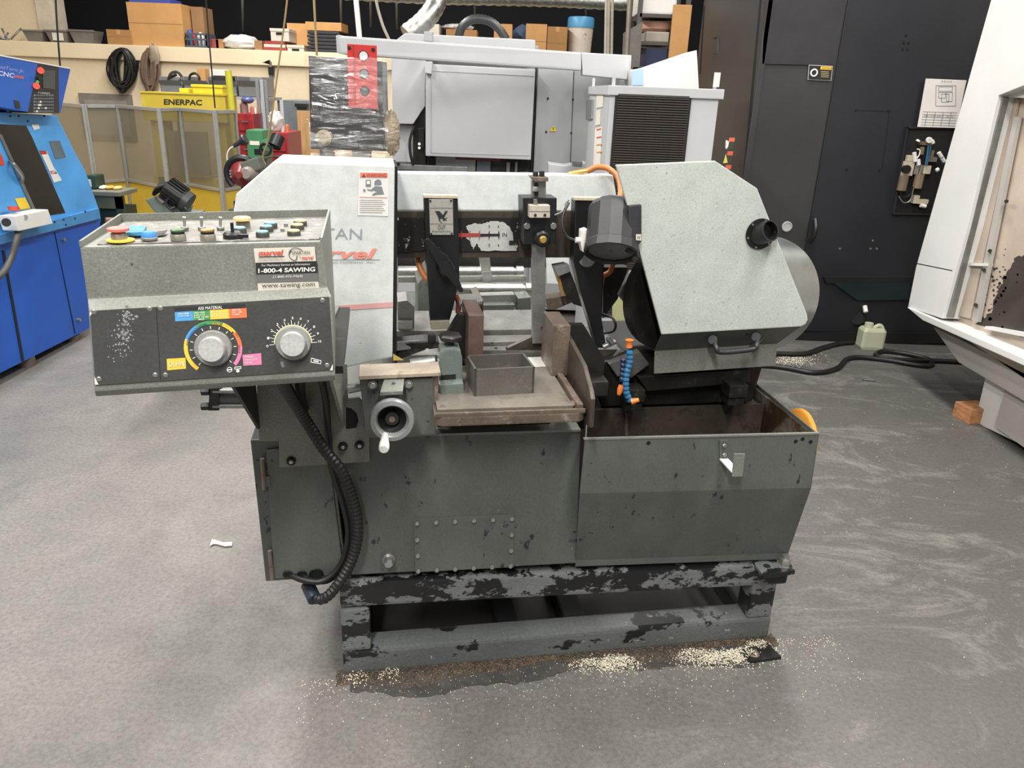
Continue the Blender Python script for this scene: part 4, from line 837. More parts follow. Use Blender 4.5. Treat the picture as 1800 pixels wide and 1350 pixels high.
for r_i in range(6):
    for c_i in range(11):
        x = 61+c_i*3.1; y = 166+r_i*5.6
        (kw if (r_i, c_i) in ((2, 3), (3, 3), (3, 2), (4, 2), (4, 6), (5, 1)) else kk).prism([wx(a, b, UC+.008) for a, b in ((x, y), (x+2.4, y), (x+2.4, y+3.4), (x, y+3.4))], -WX*.012)
kk.build('keyboard_keys', mat('grey_keys', '63676a', .5), con, kind='stuff'); kw.build('keyboard_white_keys', WHITEI, con, kind='stuff')
text('TURRET', wx(66, 164, UC+.004), wx(88, 165.5, UC+.004), wx(66, 161.5, UC+.004), WHITEI, con)
text('OmniTurn Jr.', wx(-18, 119, UC+.001), wx(42, 130, UC+.001), wx(-17, 111, UC+.001), flat('console_lilac', 'a9a3cf'), con, shear=.2); text('CNC', wx(-4, 132, UC+.001), wx(24, 137, UC+.001), wx(-3, 124, UC+.001), flat('console_lilac2', 'd5cfe4'), con, bold=.02)
cx_([(26, 132), (42, 134), (41, 139), (25, 136)], flat('console_red', 'b45a6a'), 'console_mark', con, .001, -.001); cx_([(25, 176), (34, 178), (36, 191), (28, 190)], PLASTIC, 'console_latch', con, .004, -.004)
for x in (12, 17): mb().cyl(wx(x, 188, UC-.1), wx(x+1, 198, UC-.1), .008, n=8).build('console_leg', STEELG, con)
eb = mb().prism([wx(a, b, UB+.03) for a, b in ((-4, 379), (57, 367), (66, 392), (5, 405))], WX*.09).build('stop_box', WHITE, BM, .004)
mb().cyl(wx(11, 391, UB+.12), wx(11, 391, UB+.15), .022).build('stop_box_knob', BOLTD, eb); mb().cyl(wx(44, 382, UB+.12), wx(44, 382, UB+.123), .014).build('stop_box_emblem', STEELG, eb)
mb().cyl(wx(24, 370, UB+.07), wx(24, 364, UB+.07), .024, .03).build('stop_button', RED, eb)
mb().tube(resample(spline([wx(33, 402, UB+.08), wx(29, 422, UB+.09), wx(20, 452, UB+.07), wx(4, 480, UB+.06), wx(-30, 505, UB+.05)], 10), .008), .019, 10, rib=.88).build('stop_box_conduit', mat('grey_conduit', '4a4a46', .5), BM)
mb().cyl((UB-.05, 4.25, 0), (UB-.05, 4.25, .07), .05).build('levelling_foot', mat('rusty_foot', '5b5048', .6), BM); mb().cyl((UB-.06, 4.75, 0), (UB-.06, 4.75, .07), .05).build('levelling_foot', mat('rusty_foot', '5b5048'), BM)
mb().cyl((UB-1.1, 4.25, 0), (UB-1.1, 4.25, .07), .05).build('levelling_foot', mat('rusty_foot', '5b5048'), BM)

# ---- black machining centre behind right
BLK = mat('charcoal_machine_paint', '212227', .45, var=.06, vs=2, fine=.03); BLK2 = mat('brown_grey_machine_side', '343334', .45, var=.08, vs=2, fine=.03)
VB = 5.35
ub0 = wy(1310, 300, VB).x
KM_ = thing('milling_machine', 'huge charcoal black machine enclosure with wall diagram and air regulator niche', 'machine', (4.0, 6.2, 0))
dB = VB*(1310-900)/(1190-900)*0.93
ztl = wy(1192, 24, 7.3).z
u_seam = wy(1462, 170, VB).x
mb().wbox(ub0, u_seam-.004, VB, 7.3, .06, 3.3).build('enclosure_side_panel', BLK2, KM_, .01)
mb().prism([(u_seam+.004, VB+.02, .06), (5.2, VB+.02, .06), (5.2, VB+.02, 3.3), (u_seam+.004, VB+.02, 3.3)], WY*2).build('enclosure_front_panel', BLK, KM_, .008)
mb().wbox(ub0-.012, ub0+.03, VB-.012, VB+.03, .1, 3.3).build('corner_post', BLK2, KM_, .008)
def kb_(px, m_, nm, off=.004, th_=.004, par=None, f=wy, d=VB): return mb().prism([f(a, b, d-off) for a, b in px], WY*th_).build(nm, m_, par or KM_)
kb_([(1345, 0), (1487, 0), (1467, 115), (1340, 112)], mat('charcoal_panel_lighter', '2a2a2e', .45), 'upper_door_panel', .012, .012)
kb_([(1337, -20), (1341, -20), (1309, 330), (1304, 330)], DARK, 'panel_gap', .002, .002)
cs = kb_([(1422, 114), (1464, 116), (1461, 142), (1420, 140)], STICK, 'caution_sticker', .012); kb_([(1422.7, 114.8), (1463.3, 116.8), (1460.3, 141.3), (1420.8, 139.4)], INK, 'sticker_field', .0135, .001, cs)
kb_([(1443, 116.5), (1462, 117.5), (1461, 123), (1442, 122)], YELLOWI, 'sticker_header', .015, .001, cs); text('CAUTION', wy(1445, 121, VB-.0155), wy(1460, 122, VB-.0155), wy(1445, 118, VB-.0155), INK, cs)
for k in range(4): kb_([(1443, 125+3*k), (1457, 126+3*k), (1457, 127+3*k), (1443, 126+3*k)], flat('tan_print', 'b8a678'), 'sticker_line', .015, .001, cs)
mb().torus(wy(1431, 128, VB-.015), WY, .02, .005, 16, 6).build('sticker_figure', WHITEI, cs)
pp = kb_([(1628, 138), (1699, 141), (1681, 225), (1613, 223)], flat('paper_white', 'd6d2cc'), 'diagram_sheet', .012, .006)
pp['label'] = 'white laminated wiring diagram sheet'
def pl_(px, nm='diagram_line'): kb_(px, INKG, nm, .0135, .001, pp)
text('D R A W', wy(1655, 144.5, VB-.015), wy(1674, 145, VB-.015), wy(1655, 141.5, VB-.015), INKG, pp)
for (x0_, y0_, x1_, y1_) in ((1650, 152, 1674, 160), (1650, 162, 1662, 172), (1664, 162, 1674, 178), (1655, 165, 1668, 179), (1645, 150, 1680, 186)):
    for e_ in (((x0_, y0_), (x1_, y0_), (x1_, y0_+.7), (x0_, y0_+.7)), ((x0_, y1_), (x1_, y1_), (x1_, y1_+.7), (x0_, y1_+.7)), ((x0_, y0_), (x0_+.7, y0_), (x0_+.2, y1_), (x0_-.5, y1_)), ((x1_, y0_), (x1_+.7, y0_), (x1_+.2, y1_), (x1_-.5, y1_))): pl_(e_)
for k in range(6): pl_([(1622-k*.6, 196+4.6*k), (1682-k*.6, 198+4.6*k), (1682-k*.6, 198.6+4.6*k), (1622-k*.6, 196.6+4.6*k)])
for k in range(4): pl_([(1630+14*k, 197), (1630.7+14*k, 197), (1626+14*k, 222), (1625.3+14*k, 222)])
text('AIR HYD 200 V   60 Hz', wy(1624, 205, VB-.015), wy(1676, 206.5, VB-.015), wy(1624.3, 202, VB-.015), INKG, pp)
for x, y in ((1505, 194), (1562, 195), (1488, 298), (1546, 299), (1593, 62), (1589, 75), (1597, 75), (1587, 86), (1595, 86), (1476, 437), (1530, 437), (1541, 437), (1534, 423)):
    p = wy(x, y, VB+.02); mb().cyl(p, p-WY*.004, .008, n=10).build('panel_screw', BOLTD if y < 300 else BOLT, KM_)
for e_ in ([(1503, 193), (1564, 195), (1564, 196.4), (1503, 194.4)], [(1563, 195), (1564.4, 195), (1551, 300), (1549.6, 300)]): kb_(e_, DARK, 'hatch_seam', -.019, .002)
p = wy(1383, 398, VB-.003); mb().lathe(p, -WY, [(m_px(p, 9), 0), (m_px(p, 9), .008), (m_px(p, 7), .010), (m_px(p, 7), .006), (.001, .006)], 24, cap=False).build('round_plug', mat('pale_plug', 'b3b4b2', .4), KM_)
kb_([(1448, 487), (1612, 486), (1606, 498), (1452, 498)], DARK, 'ledge_shadow_gap', .0, .02); kb_([(1466, 498), (1600, 498), (1597, 527), (1507, 528)], mat('teal_black_panel', '16252a', .45), 'lower_hatch', .0, .015)
kb_([(1380, 585), (1700, 585), (1700, 604), (1380, 602)], DARK, 'toe_kick', .0, .01)
mb().cyl(wy(1508, 560, VB+.01), wy(1508, 560, VB+.016), .045).build('drain_hole', DARK, KM_); mb().cyl(wy(1520, 538, VB), wy(1522, 549, VB-.03), .016).build('drain_elbow', WHITE, KM_)
mb().tube(spline([wy(1433, 385, VB-.02), wy(1434, 400, VB-.05), wy(1430, 415, VB-.05), wy(1422, 425, VB-.03)], 6), .018, 8).build('rubber_loop', RUBBER, KM_)
# warning stickers on the side
for y, m_ in ((242, None), (266, None), (290, None)):
    dx = -(y-242)*.13
    kb_([(1282+dx, y), (1292+dx, y), (1291+dx, y+7), (1281+dx, y+7)], flat('danger_orange', 'd9644a'), 'danger_sticker', .012, .001); kb_([(1281+dx, y+8), (1290+dx, y+8), (1288+dx, y+20), (1279+dx, y+20)], flat('olive_print', '3c3d30'), 'danger_print', .012, .001)
kb_([(1276, 246), (1279, 247), (1280, 250), (1282, 246), (1280, 258), (1277, 262), (1275, 260)], WHITEI, 'danger_figure', .013, .001); kb_([(1276, 270), (1279, 286), (1271, 287)], flat('danger_yellow', 'd8cf6a'), 'danger_triangle', .013, .001)
# the regulator niche: recessed look as a framed black box
nic = mb().prism([wy(a, b, VB+.012) for a, b in ((1597, 226), (1690, 227), (1660, 376), (1571, 374))], WY*.004).build('regulator_niche', DARK, KM_)
fr = mb()
for e_ in (((1594, 223), (1692, 224), (1692, 227), (1594, 226)), ((1594, 223), (1597, 224), (1573, 374), (1569, 374)), ((1569, 374), (1662, 376), (1662, 379), (1569, 377))): fr.prism([wy(a, b, VB-.002) for a, b in e_], WY*.02)
fr.build('niche_frame', BLK, nic)
REG = mat('cream_regulator', 'b8ae98', .4, var=.05); SMK = mat('smoked_bowl', '6b5d4e', .3)
def rg(x, y, dx, dy, m_=REG, nm='regulator_block', d=.05): p0 = wy(x, y, VB-.0); return mb().box(p0-WY*.0, WX*m_px(p0, dx), WY*d*.5, UP*m_px(p0, dy)).build(nm, m_, nic, .003)
rg(1599, 278, 6, 5); rg(1594, 296, 9, 12); rg(1627, 298, 6, 7); rg(1637, 280, 7, 4, STEELG); rg(1620, 354, 9, 4); rg(1608, 350, 5, 7); rg(1627, 252, 9, 3, SMK)
for x, y, r_, h_, m_ in ((1622, 258, 4, 13, SMK), (1617, 306, 8, 24, mat('brown_bowl', '8a7a66', .3, metal=.3)), (1590, 308, 8, 26, SMK), (1640, 264, 3, 14, SMK)):
    p = wy(x, y, VB-.02); mb().cyl(p, p-UP*m_px(p, h_), m_px(p, r_), n=16).build('regulator_bowl', m_, nic)
for x in (1609, 1613, 1618): p = wy(x, 298, VB-.02); mb().cyl(p-UP*.03, p+UP*.03, .008, n=10).build('regulator_fitting', STEEL, nic)
p = wy(1591, 297, VB-.02); mb().cyl(p, p-WY*.03, m_px(p, 7)).build('regulator_knob', BOLTD, nic)
p = wy(1632, 246, VB-.03); mb().cyl(p, p-WY*.015, m_px(p, 5)).build('pressure_gauge', WHITE, nic); mb().cyl(p-WY*.0155, p-WY*.016, .003, n=8).build('gauge_needle', BOLTD, nic)
for a_, b_2 in (((1613, 249), (1615, 246)), ((1638, 247), (1640, 252)), ((1650, 268), (1655, 276)), ((1656, 278), (1660, 284)), ((1645, 300), (1650, 297)), ((1618, 361), (1627, 363)), ((1607, 268), (1609, 284)), ((1614, 280), (1615, 290))): mb().cyl(wy(*a_, VB-.03), wy(*b_2, VB-.03), .013, n=10).build('white_fitting', WHITE, nic)
for pts, r_, m_ in (([(1632, 256), (1630, 272), (1627, 290)], .006, mat('blue_air_line', '35607a', .3)), ([(1636, 256), (1633, 275), (1629, 290)], .005, mat('blue_air_line', '35607a', .3)), ([(1612, 262), (1617, 264), (1616, 272), (1612, 278)], .004, WHITE), ([(1582, 330), (1585, 345), (1598, 344), (1605, 328)], .004, RUBBER), ([(1580, 345), (1588, 356), (1600, 352), (1606, 330)], .004, STEELG)):
    mb().tube(spline([wy(a, b, VB-.035) for a, b in pts], 6), r_, 6).build('air_line', m_, nic)
# handle and panels on the angled side face
pf = lambda a, b: wx(a, b, ub0-.002)
mb().tube([pf(1254, 67), pf(1263, 66), pf(1261, 94), pf(1254, 94)], .006, 6).build('side_handle', BOLTD, KM_)
mb().prism([pf(1237, 10), pf(1238.5, 10), pf(1231, 130), pf(1229.5, 130)], -WX*.003).build('side_seam', DARK, KM_)

# ---- white machine cropped by the right edge
WHT = mat('white_machine_paint', 'd3d3d0', .4, var=.03, vs=2, fine=.02); WGR = mat('light_grey_machine_base', 'a9a59f', .45, var=.05, vs=2, fine=.03)
BEI = mat('beige_inner_panel', 'b3a596', .5, var=.08, vs=4, fine=.03)
PEEL = mat('peeled_beige_panel', 'b3a596', .5, var=.08, fine=.04, chip=[('3a332d', 5, .50, .012)])
UW = 2.42
WM = thing('lathe_machine', 'white machine tool with beige peeling inner panel at the right edge', 'machine', (3.2, 3.2, 0))
def wxp(px, m_, nm, off=0.0, th_=.02, par=None, bevel=0): return mb().prism([wx(a, b, UW+off) for a, b in px], WX*th_).build(nm, m_, par or WM, bevel)
pil = wxp([(1768, -90), (1742, 0), (1610, 470), (1596, 540), (1656, 560), (1700, 400), (1755, 168), (1800, 150), (2000, 90), (2000, -160)], WHT, 'side_frame', 0, .12, bevel=.004)
wxp([(1610, 462), (1674, 475), (1674, 476.5), (1610, 463.5)], DARK, 'frame_joint', -.001, .002, pil)
wxp([(1758, 168), (1764, 172), (1668, 558), (1655, 556)], STEELG, 'window_rail', .02, .03, pil)
wxp([(1762, 170), (1800, 156), (2000, 95), (2000, 160), (1800, 172), (1752, 171)], WHT, 'window_head', .05, .02, pil)
wxp([(1757, 170), (2000, 130), (2000, 800), (1660, 570)], BEI, 'inner_panel', .10, .02)
random.seed(17); pc_ = mb()
pol = [(1800, 448), (1782, 455), (1775, 470), (1768, 482), (1760, 500), (1752, 515), (1745, 540), (1742, 552), (1722, 560), (1716, 571), (1760, 580), (1830, 600), (1900, 610), (1900, 440), (1850, 430)]
jag = []
for i in range(len(pol)):
    a_, b_ = pol[i], pol[(i+1) % len(pol)]
    for k in range(6): t_ = k/6; jag.append((a_[0]+(b_[0]-a_[0])*t_+random.uniform(-3, 3), a_[1]+(b_[1]-a_[1])*t_+random.uniform(-3, 3)))
pc_.prism([wx(a, b, UW+.0995) for a, b in jag], WX*.0004)
for _ in range(60):
    x, y = random.gauss(1752, 16), random.gauss(505, 28); r_ = random.uniform(.8, 3.2)
    pc_.prism([wx(x+r_*math.cos(a)*random.uniform(.5, 1.4), y+r_*math.sin(a)*random.uniform(.5, 1.4), UW+.0995) for a in (0, 1, 2, 3, 4, 5)], WX*.0004)
pc_.build('peeled_patch', mat('bare_dark_primer', '3a332d', .6, var=.15, fine=.1), WM, kind='stuff')
wxp([(1752, 175), (1790, 175), (1705, 560), (1664, 550)], BEI, 'inner_door_panel', .085, .012)
wxp([(1782, 205), (1790, 205), (1718, 566), (1708, 562)], WGR, 'inner_rail', .07, .02)
for x, y in ((1769, 354), (1740, 441), (1729, 474), (1715, 536)): mb().cyl(wx(x, y, UW+.07), wx(x, y, UW+.055), .010, n=12).build('rail_bolt', BOLTD, WM)
wxp([(1683, 461), (1736, 463), (1735, 468), (1682, 466)], WHT, 'inner_crossbar', .065, .03)
wxp([(1732, 573), (1800, 585), (2000, 640), (2000, 660), (1800, 592), (1730, 578)], WHT, 'inner_sill', .06, .04)
led = mb().prism([wx(a, b, UW-.02) for a, b in ((1594, 540), (1622, 552), (1800, 630), (2050, 740), (2050, 770), (1800, 643), (1622, 563))], WX*.35).build('tray_ledge', WHT, WM, .004)
mb().prism([wx(a, b, UW+.10) for a, b in ((1640, 575), (1690, 598), (1800, 655), (2050, 790), (2050, 860), (1800, 705), (1685, 637))], WX*.6).build('base_upper', WGR, WM, .004)
mb().prism([wx(a, b, UW+.16) for a, b in ((1732, 664), (1800, 706), (2050, 860), (2050, 960), (1800, 784), (1713, 742))], WX*.6).build('base_lower', WHT, WM, .004)
mb().wbox(UW+.14, UW+1.4, 1.6, 3.75, .05, 2.6).build('machine_body', WGR, WM)
wb = az(1690, 742, .0)
WOOD = mat('end_grain_wood', 'a8764f', .7, var=.2, vs=20, fine=.1, stretch=(1, 1, 5))
tag(mb().prism([az(1673, 730, 0), az(1702, 746, 0), az(1702, 746, 0)+WY*.03+WX*.14, az(1673, 730, 0)+WY*.03+WX*.14], UP*.085).build('wood_block', WOOD, bevel=.003), 'small square wooden block wedged under the white machine', 'wood block')

# ---- grey machining centre in the middle background
GRY = mat('mid_grey_machine_paint', 'a3a5a7', .42, var=.04, vs=2, fine=.02); GRY2 = mat('pale_grey_machine_paint', 'b4b6b8', .42, var=.03, vs=2, fine=.02)
VG = 5.75
GM = thing('machining_centre', 'large light grey machining centre with overhead pendant arm behind the saw', 'machine', (.2, 5.8, 0))
def gp_(px, m_, nm, off=0.0, th_=.02, par=None, bevel=0): return mb().prism([wy(a, b, VG+off) for a, b in px], WY*th_).build(nm, m_, par or GM, bevel)
g0, g1 = wy(690, 200, VG).x, wy(1105, 200, VG).x
mb().wbox(wy(942, 200, VG).x, g1, VG, VG+1.4, .05, wy(1030, 118, VG).z).build('right_column', GRY, GM, .008)
rc = gp_([(1075, 95), (1110, 97), (1100, 330), (1072, 330)], GRY2, 'column_corner', -.01, .05, bevel=.004)
gp_([(1008.5, 125), (1009.5, 125), (1002.5, 300), (1001.5, 300)], DARK, 'column_seam', -.003, .004)
mb().wbox(g0, wy(942, 200, VG).x, VG+.12, VG+1.4, .05, wy(800, 75, VG+.12).z).build('column_body', GRY, GM, .008)
gp_([(688, 100), (748, 102), (747, 186), (726, 218), (690, 217)], GRY2, 'left_cover', -.08, .2, bevel=.004)
door = gp_([(748, 112), (941, 122), (933, 281), (748, 274)], GRY2, 'sliding_door', -.13, .12, bevel=.006)
for e_ in ([(757, 124), (939, 133), (939, 134), (757, 125)], [(757, 124), (758.4, 124), (758.4, 270), (757, 270)], [(757, 268), (930, 273), (930, 274), (757, 269)]): gp_(e_, GRY, 'door_bead', -.133, .004, door)
gp_([(941, 118), (943.5, 118), (935, 330), (932, 330)], DARK, 'door_gap', -.02, .03)
gp_([(747, 108), (760, 108), (758, 130), (747, 128)], GRY2, 'door_bracket', -.18, .05, bevel=.003); gp_([(745, 55), (760, 56), (760, 73), (745, 72)], GRY, 'top_bracket', -.22, .06, bevel=.003)
gp_([(712, 58), (745, 60), (941, 70), (941, 88), (690, 75)], GRY2, 'top_housing', -.10, .4, bevel=.006)
gp_([(690, 221), (726, 221), (726, 285), (690, 283)], GRY2, 'left_skirt', 0.0, .05)
ye = gp_([(966, 231), (973, 220), (979, 231)], YELLOWI, 'hazard_triangle', -.006, .003); gp_([(968, 230), (973, 222), (977, 230)], flat('hazard_yellow', 'e8d23c'), 'triangle_field', -.008, .002, ye); gp_([(972, 224), (974, 224), (972.6, 227), (974, 227), (972, 230), (972.4, 227.6), (971.4, 227.6)], INK, 'lightning_mark', -.010, .002, ye)
for x, y in ((963, 173), (1007, 175), (960, 232), (1004, 234)): mb().cyl(wy(x, y, VG), wy(x, y, VG-.005), .008, n=8).build('panel_screw', BOLTD, GM)
# dark works under the door
gp_([(728, 200), (748, 188), (748, 330), (724, 330)], OILY, 'tool_changer', -.05, .1); gp_([(726, 276), (935, 283), (935, 335), (726, 330)], mat('dark_machine_interior', '2a2b2b', .5, var=.3, vs=10), 'machine_interior', .05, .06)
for (x0_, y0_, x1_, y1_, m_, nm, off) in ((838, 283, 862, 330, mat('slate_block', '5f676d', .4), 'slide_block', 0.0), (766, 276, 836, 300, mat('pale_slot', '9aa0a0', .4), 'slide_cover', .02), (688, 291, 822, 300, STEELG, 'guide_bar', -.12), (700, 300, 825, 306, BOLTD, 'guide_bar', -.12), (800, 277, 880, 282, flat('dull_red_strip', '6a2a2a'), 'red_strip', -.02), (890, 285, 896, 325, STEELG, 'hydraulic_tube', -.02), (905, 285, 909, 325, STEELG, 'hydraulic_tube', -.02), (735, 225, 745, 260, BOLTD, 'motor_block', -.1), (678, 285, 702, 291, BOLTD, 'cover_hook', -.13)):
    a_ = wrect(x0_, y0_, x1_, y1_, VG+off); mb().wbox(a_[0], a_[1], VG+off, VG+off+.04, a_[2], a_[3]).build(nm, m_, GM, .003)
for x, y in ((737, 253), (737, 260)): mb().cyl(wy(x, y, VG-.11), wy(x, y, VG-.12), .010, n=10).build('white_plug', WHITE, GM)
mb().tube(spline([wy(728, 222, VG-.12), wy(721, 245, VG-.13), wy(721, 268, VG-.13), wy(726, 290, VG-.12)], 6), .010, 8).build('black_cable', RUBBER, GM)
mb().torus(wy(920, 325, VG-.02), WY, .09, .014).build('cable_loop', RUBBER, GM)
gp_([(964, 288), (992, 292), (1030, 287), (1025, 310), (964, 312)], GRY2, 'junction_box', -.35, .2, bevel=.004); gp_([(1005, 284), (1024, 285), (1022, 292), (1006, 291)], STEELG, 'junction_latch', -.36, .1)
# pendant arm
arm0, arm1 = VG-.95, VG-.25
def pa(x, y): return wy(x, y, arm0+(arm1-arm0)*(x-590)/(1108-590))
parm = mb().prism([pa(590, 62), pa(1022, 92), pa(1022, 124), pa(598, 95)], WY*.16).build('pendant_arm', GRY2, GM, .012)
mb().prism([pa(1022, 92), pa(1106, 97), pa(1104, 140), pa(1024, 132)], WY*.2).build('arm_pivot_box', GRY2, parm, .006)
mb().prism([pa(590, 62), pa(599, 61), pa(601, 95), pa(592, 93)], WY*.17).build('arm_end_cap', GRY, parm, .006)
# wrapped console with red perforated plate hanging from the arm
VP_ = VG-1.16
WC = thing('wrapped_console', 'black control console wrapped in clear plastic film with red perforated plate', 'console', (wy(615, 270, VP_).x, VP_, 1.0))
def cp_(px, m_, nm, off=0.0, th_=.02, par=None, bevel=0): return mb().prism([wy(a, b, VP_+off) for a, b in px], WY*th_).build(nm, m_, par or WC, bevel)
cp_([(542, 98), (672, 108), (676, 266), (546, 262)], mat('black_console', '1c1d1f', .35, var=.15, fine=.04), 'console_body', .05, .16, bevel=.004)
cp_([(618, 264), (650, 266), (648, 300), (622, 300)], mat('console_stem', 'a7a39b', .4), 'console_stem', .08, .06)
rp = mb()
rpx = [(610, 77), (662, 80), (664, 192), (613, 188)]
redp = cp_(rpx, mat('red_perforated_plate', 'b5302b', .35, var=.05, fine=.02), 'red_plate', -.01, .008, bevel=.002)
cp_([(620, 79), (622, 79), (625, 188), (623, 188)], flat('red_plate_fold', '8f231f'), 'plate_fold', -.012, .003, redp)
for x, y, r_, m_ in ((639, 98, 8, mat('bright_hole', 'c9cccb', .4)), (640, 130, 7.5, mat('plate_hole_dark', '6b6f73', .4)), (641, 160, 7.5, mat('plate_hole_dark2', '3e4042', .4))):
    p = wy(x, y, VP_-.011); mb().cyl(p, p-WY*.001, m_px(p, r_), n=24).build('plate_hole', m_, redp); mb().torus(p-WY*.001, WY, m_px(p, r_), .002, 24, 6).build('hole_rim', BOLTD, redp)
for x, y in ((614, 84), (656, 87)): p = wy(x, y, VP_-.011); mb().hexhead(p, -WY, .010, .008).build('plate_bolt', BOLTD, redp)
p = wy(571, 242, VP_+.04); mb().lathe(p, -WY, [(.045, 0), (.045, .03), (.03, .04)]).build('handwheel_pendant', mat('yellowed_knob', '8d8266', .5), WC)
mb().ball(wy(688, 234, VP_+.10), .05, .05, .12, n=20, m=14, jit=.16).build('wrapped_bundle', glassy('crumpled_tan_wrap', 'a5977c', .7, .2, .8, .02), WC)
FILM = film('clear_stretch_film', 'ffffff', .17, .10)
fm = mb(); nx, nz_ = 20, 20
for side in (0,):
    vs = []; fs = []
    for j in range(nz_+1):
        for i in range(nx+1):
            s_ = i/nx; t_ = j/nz_
            x = 538+s_*150+6*math.sin(9*t_+1)*(s_-.5); y = 96+t_*176+s_*8+random.uniform(-2, 2)
            bulge = -.03-.05*math.sin(math.pi*s_)*math.sin(math.pi*t_)+random.uniform(-.008, .008)+(.12 if i in (0, nx) else 0)
            vs.append(wy(x, y, VP_+bulge))
    for j in range(nz_):
        for i in range(nx): a_ = j*(nx+1)+i; fs.append((a_, a_+1, a_+nx+2, a_+nx+1))
    fm.add(vs, fs, True)
fm.build('plastic_film', FILM, WC)

# ---- chiller cabinet
VC = 4.0; VC2 = VC*1.30
CH = thing('chiller_unit', 'light grey chiller cabinet with dark ribbed grille and warning stickers', 'chiller', (wy(1170, 300, VC).x, VC+.5, 0))
xa, xb = wy(1070, 200, VC).x, wy(1258, 220, VC).x; zt_ = wy(1160, 153, VC).z
mb().wbox(xa, xb, VC, VC2, .04, zt_-.04).build('chiller_body', GRY2, CH, .004)
mb().wbox(xa-.012, xb+.02, VC-.012, VC2+.01, zt_-.045, zt_).build('chiller_lid', GRY2, CH, .004)
gz0, gz1 = .5, wy(1140, 160, VC).z
gxa, gxb = wy(1076, 240, VC).x, wy(1208, 240, VC).x
gb = mb().wbox(gxa, gxb, VC-.006, VC+.002, gz0, gz1).build('grille_backing', mat('grille_back', '1b1815', .7), CH)
GRL = mat('brown_grille_rib', '3a332c', .6, var=.1)
sl = mb().wbox(gxa+.012, gxb-.012, VC-.012, VC-.006, -.0030, .0030)
pro = sl.build('grille_rib', GRL, CH)
n_r = 96
for k in range(n_r):
    o = pro if k == 0 else pro.copy()
    if k: COL.objects.link(o)
    o.parent = CH; o.location = Vector(((gxa+gxb)/2, VC-.010, gz0+.02+(gz1-gz0-.04)*k/(n_r-1)))-ORG[CH.name]
def side_(px, m_, nm, th_=-.003): return mb().prism([wx(a, b, xa-.001) for a, b in px], WX*th_).build(nm, m_, CH)
side_([(1033, 177), (1044, 175), (1042, 209), (1032, 211)], STEELG, 'access_plate', -.01); side_([(1050, 166), (1062, 163), (1060, 188), (1049, 190)], STICK, 'info_label'); side_([(1049, 194), (1056, 193), (1055, 219), (1047, 221)], STICK, 'info_label')
w1 = side_([(1047, 226), (1059, 223), (1055, 294), (1043, 298)], flat('label_white2', 'dcd9d2'), 'warning_strip')
for y, m_ in ((226, RED), (240, RED), (253, flat('label_amber', 'd99a4a')), (266, flat('label_amber', 'd99a4a'))): side_([(1050, y+1), (1058, y-.5), (1058, y+1.5), (1050, y+3)], m_, 'warning_bar', -.005)
for u_x, v_ in ((xa+.015, VC2-.03), (xa+.015, VC+.02), (xb-.02, VC+.03)):
    mb().wbox(u_x-.008, u_x+.008, v_-.004, v_+.004, zt_, zt_+.05).build('lifting_eye', GRY2, CH)
tagw = mb().wbox(xb-.035, xb-.005, VC+.005, VC+.008, zt_+.01, zt_+.075).build('hang_tag', WHITE, CH)
# ---- white sloped cover further back
PW = thing('white_machine_cover', 'white machine cover with sloping top and pale blue window behind the chiller', 'machine', (wy(1170, 150, 5.4).x, 5.5, 0))
mb().prism([wy(1110, 123, 5.32), wy(1140, 117, 5.32), wy(1225, 88, 5.32), wy(1230, 180, 5.32), wy(1110, 180, 5.32)], WY*.38).build('cover_body', WHT, PW, .006)
mb().prism([wy(1111, 124, 5.31), wy(1131, 120, 5.31), wy(1131, 150, 5.31), wy(1111, 150, 5.31)], WY*.004).build('blue_window', flat('pale_blue_panel', '9fbbe2'), PW)
q = wrect(1112, 160, 1230, 180, 5.33); mb().wbox(q[0], q[1], 5.33, 5.69, .0, q[3]).build('cover_base', GRY, PW)
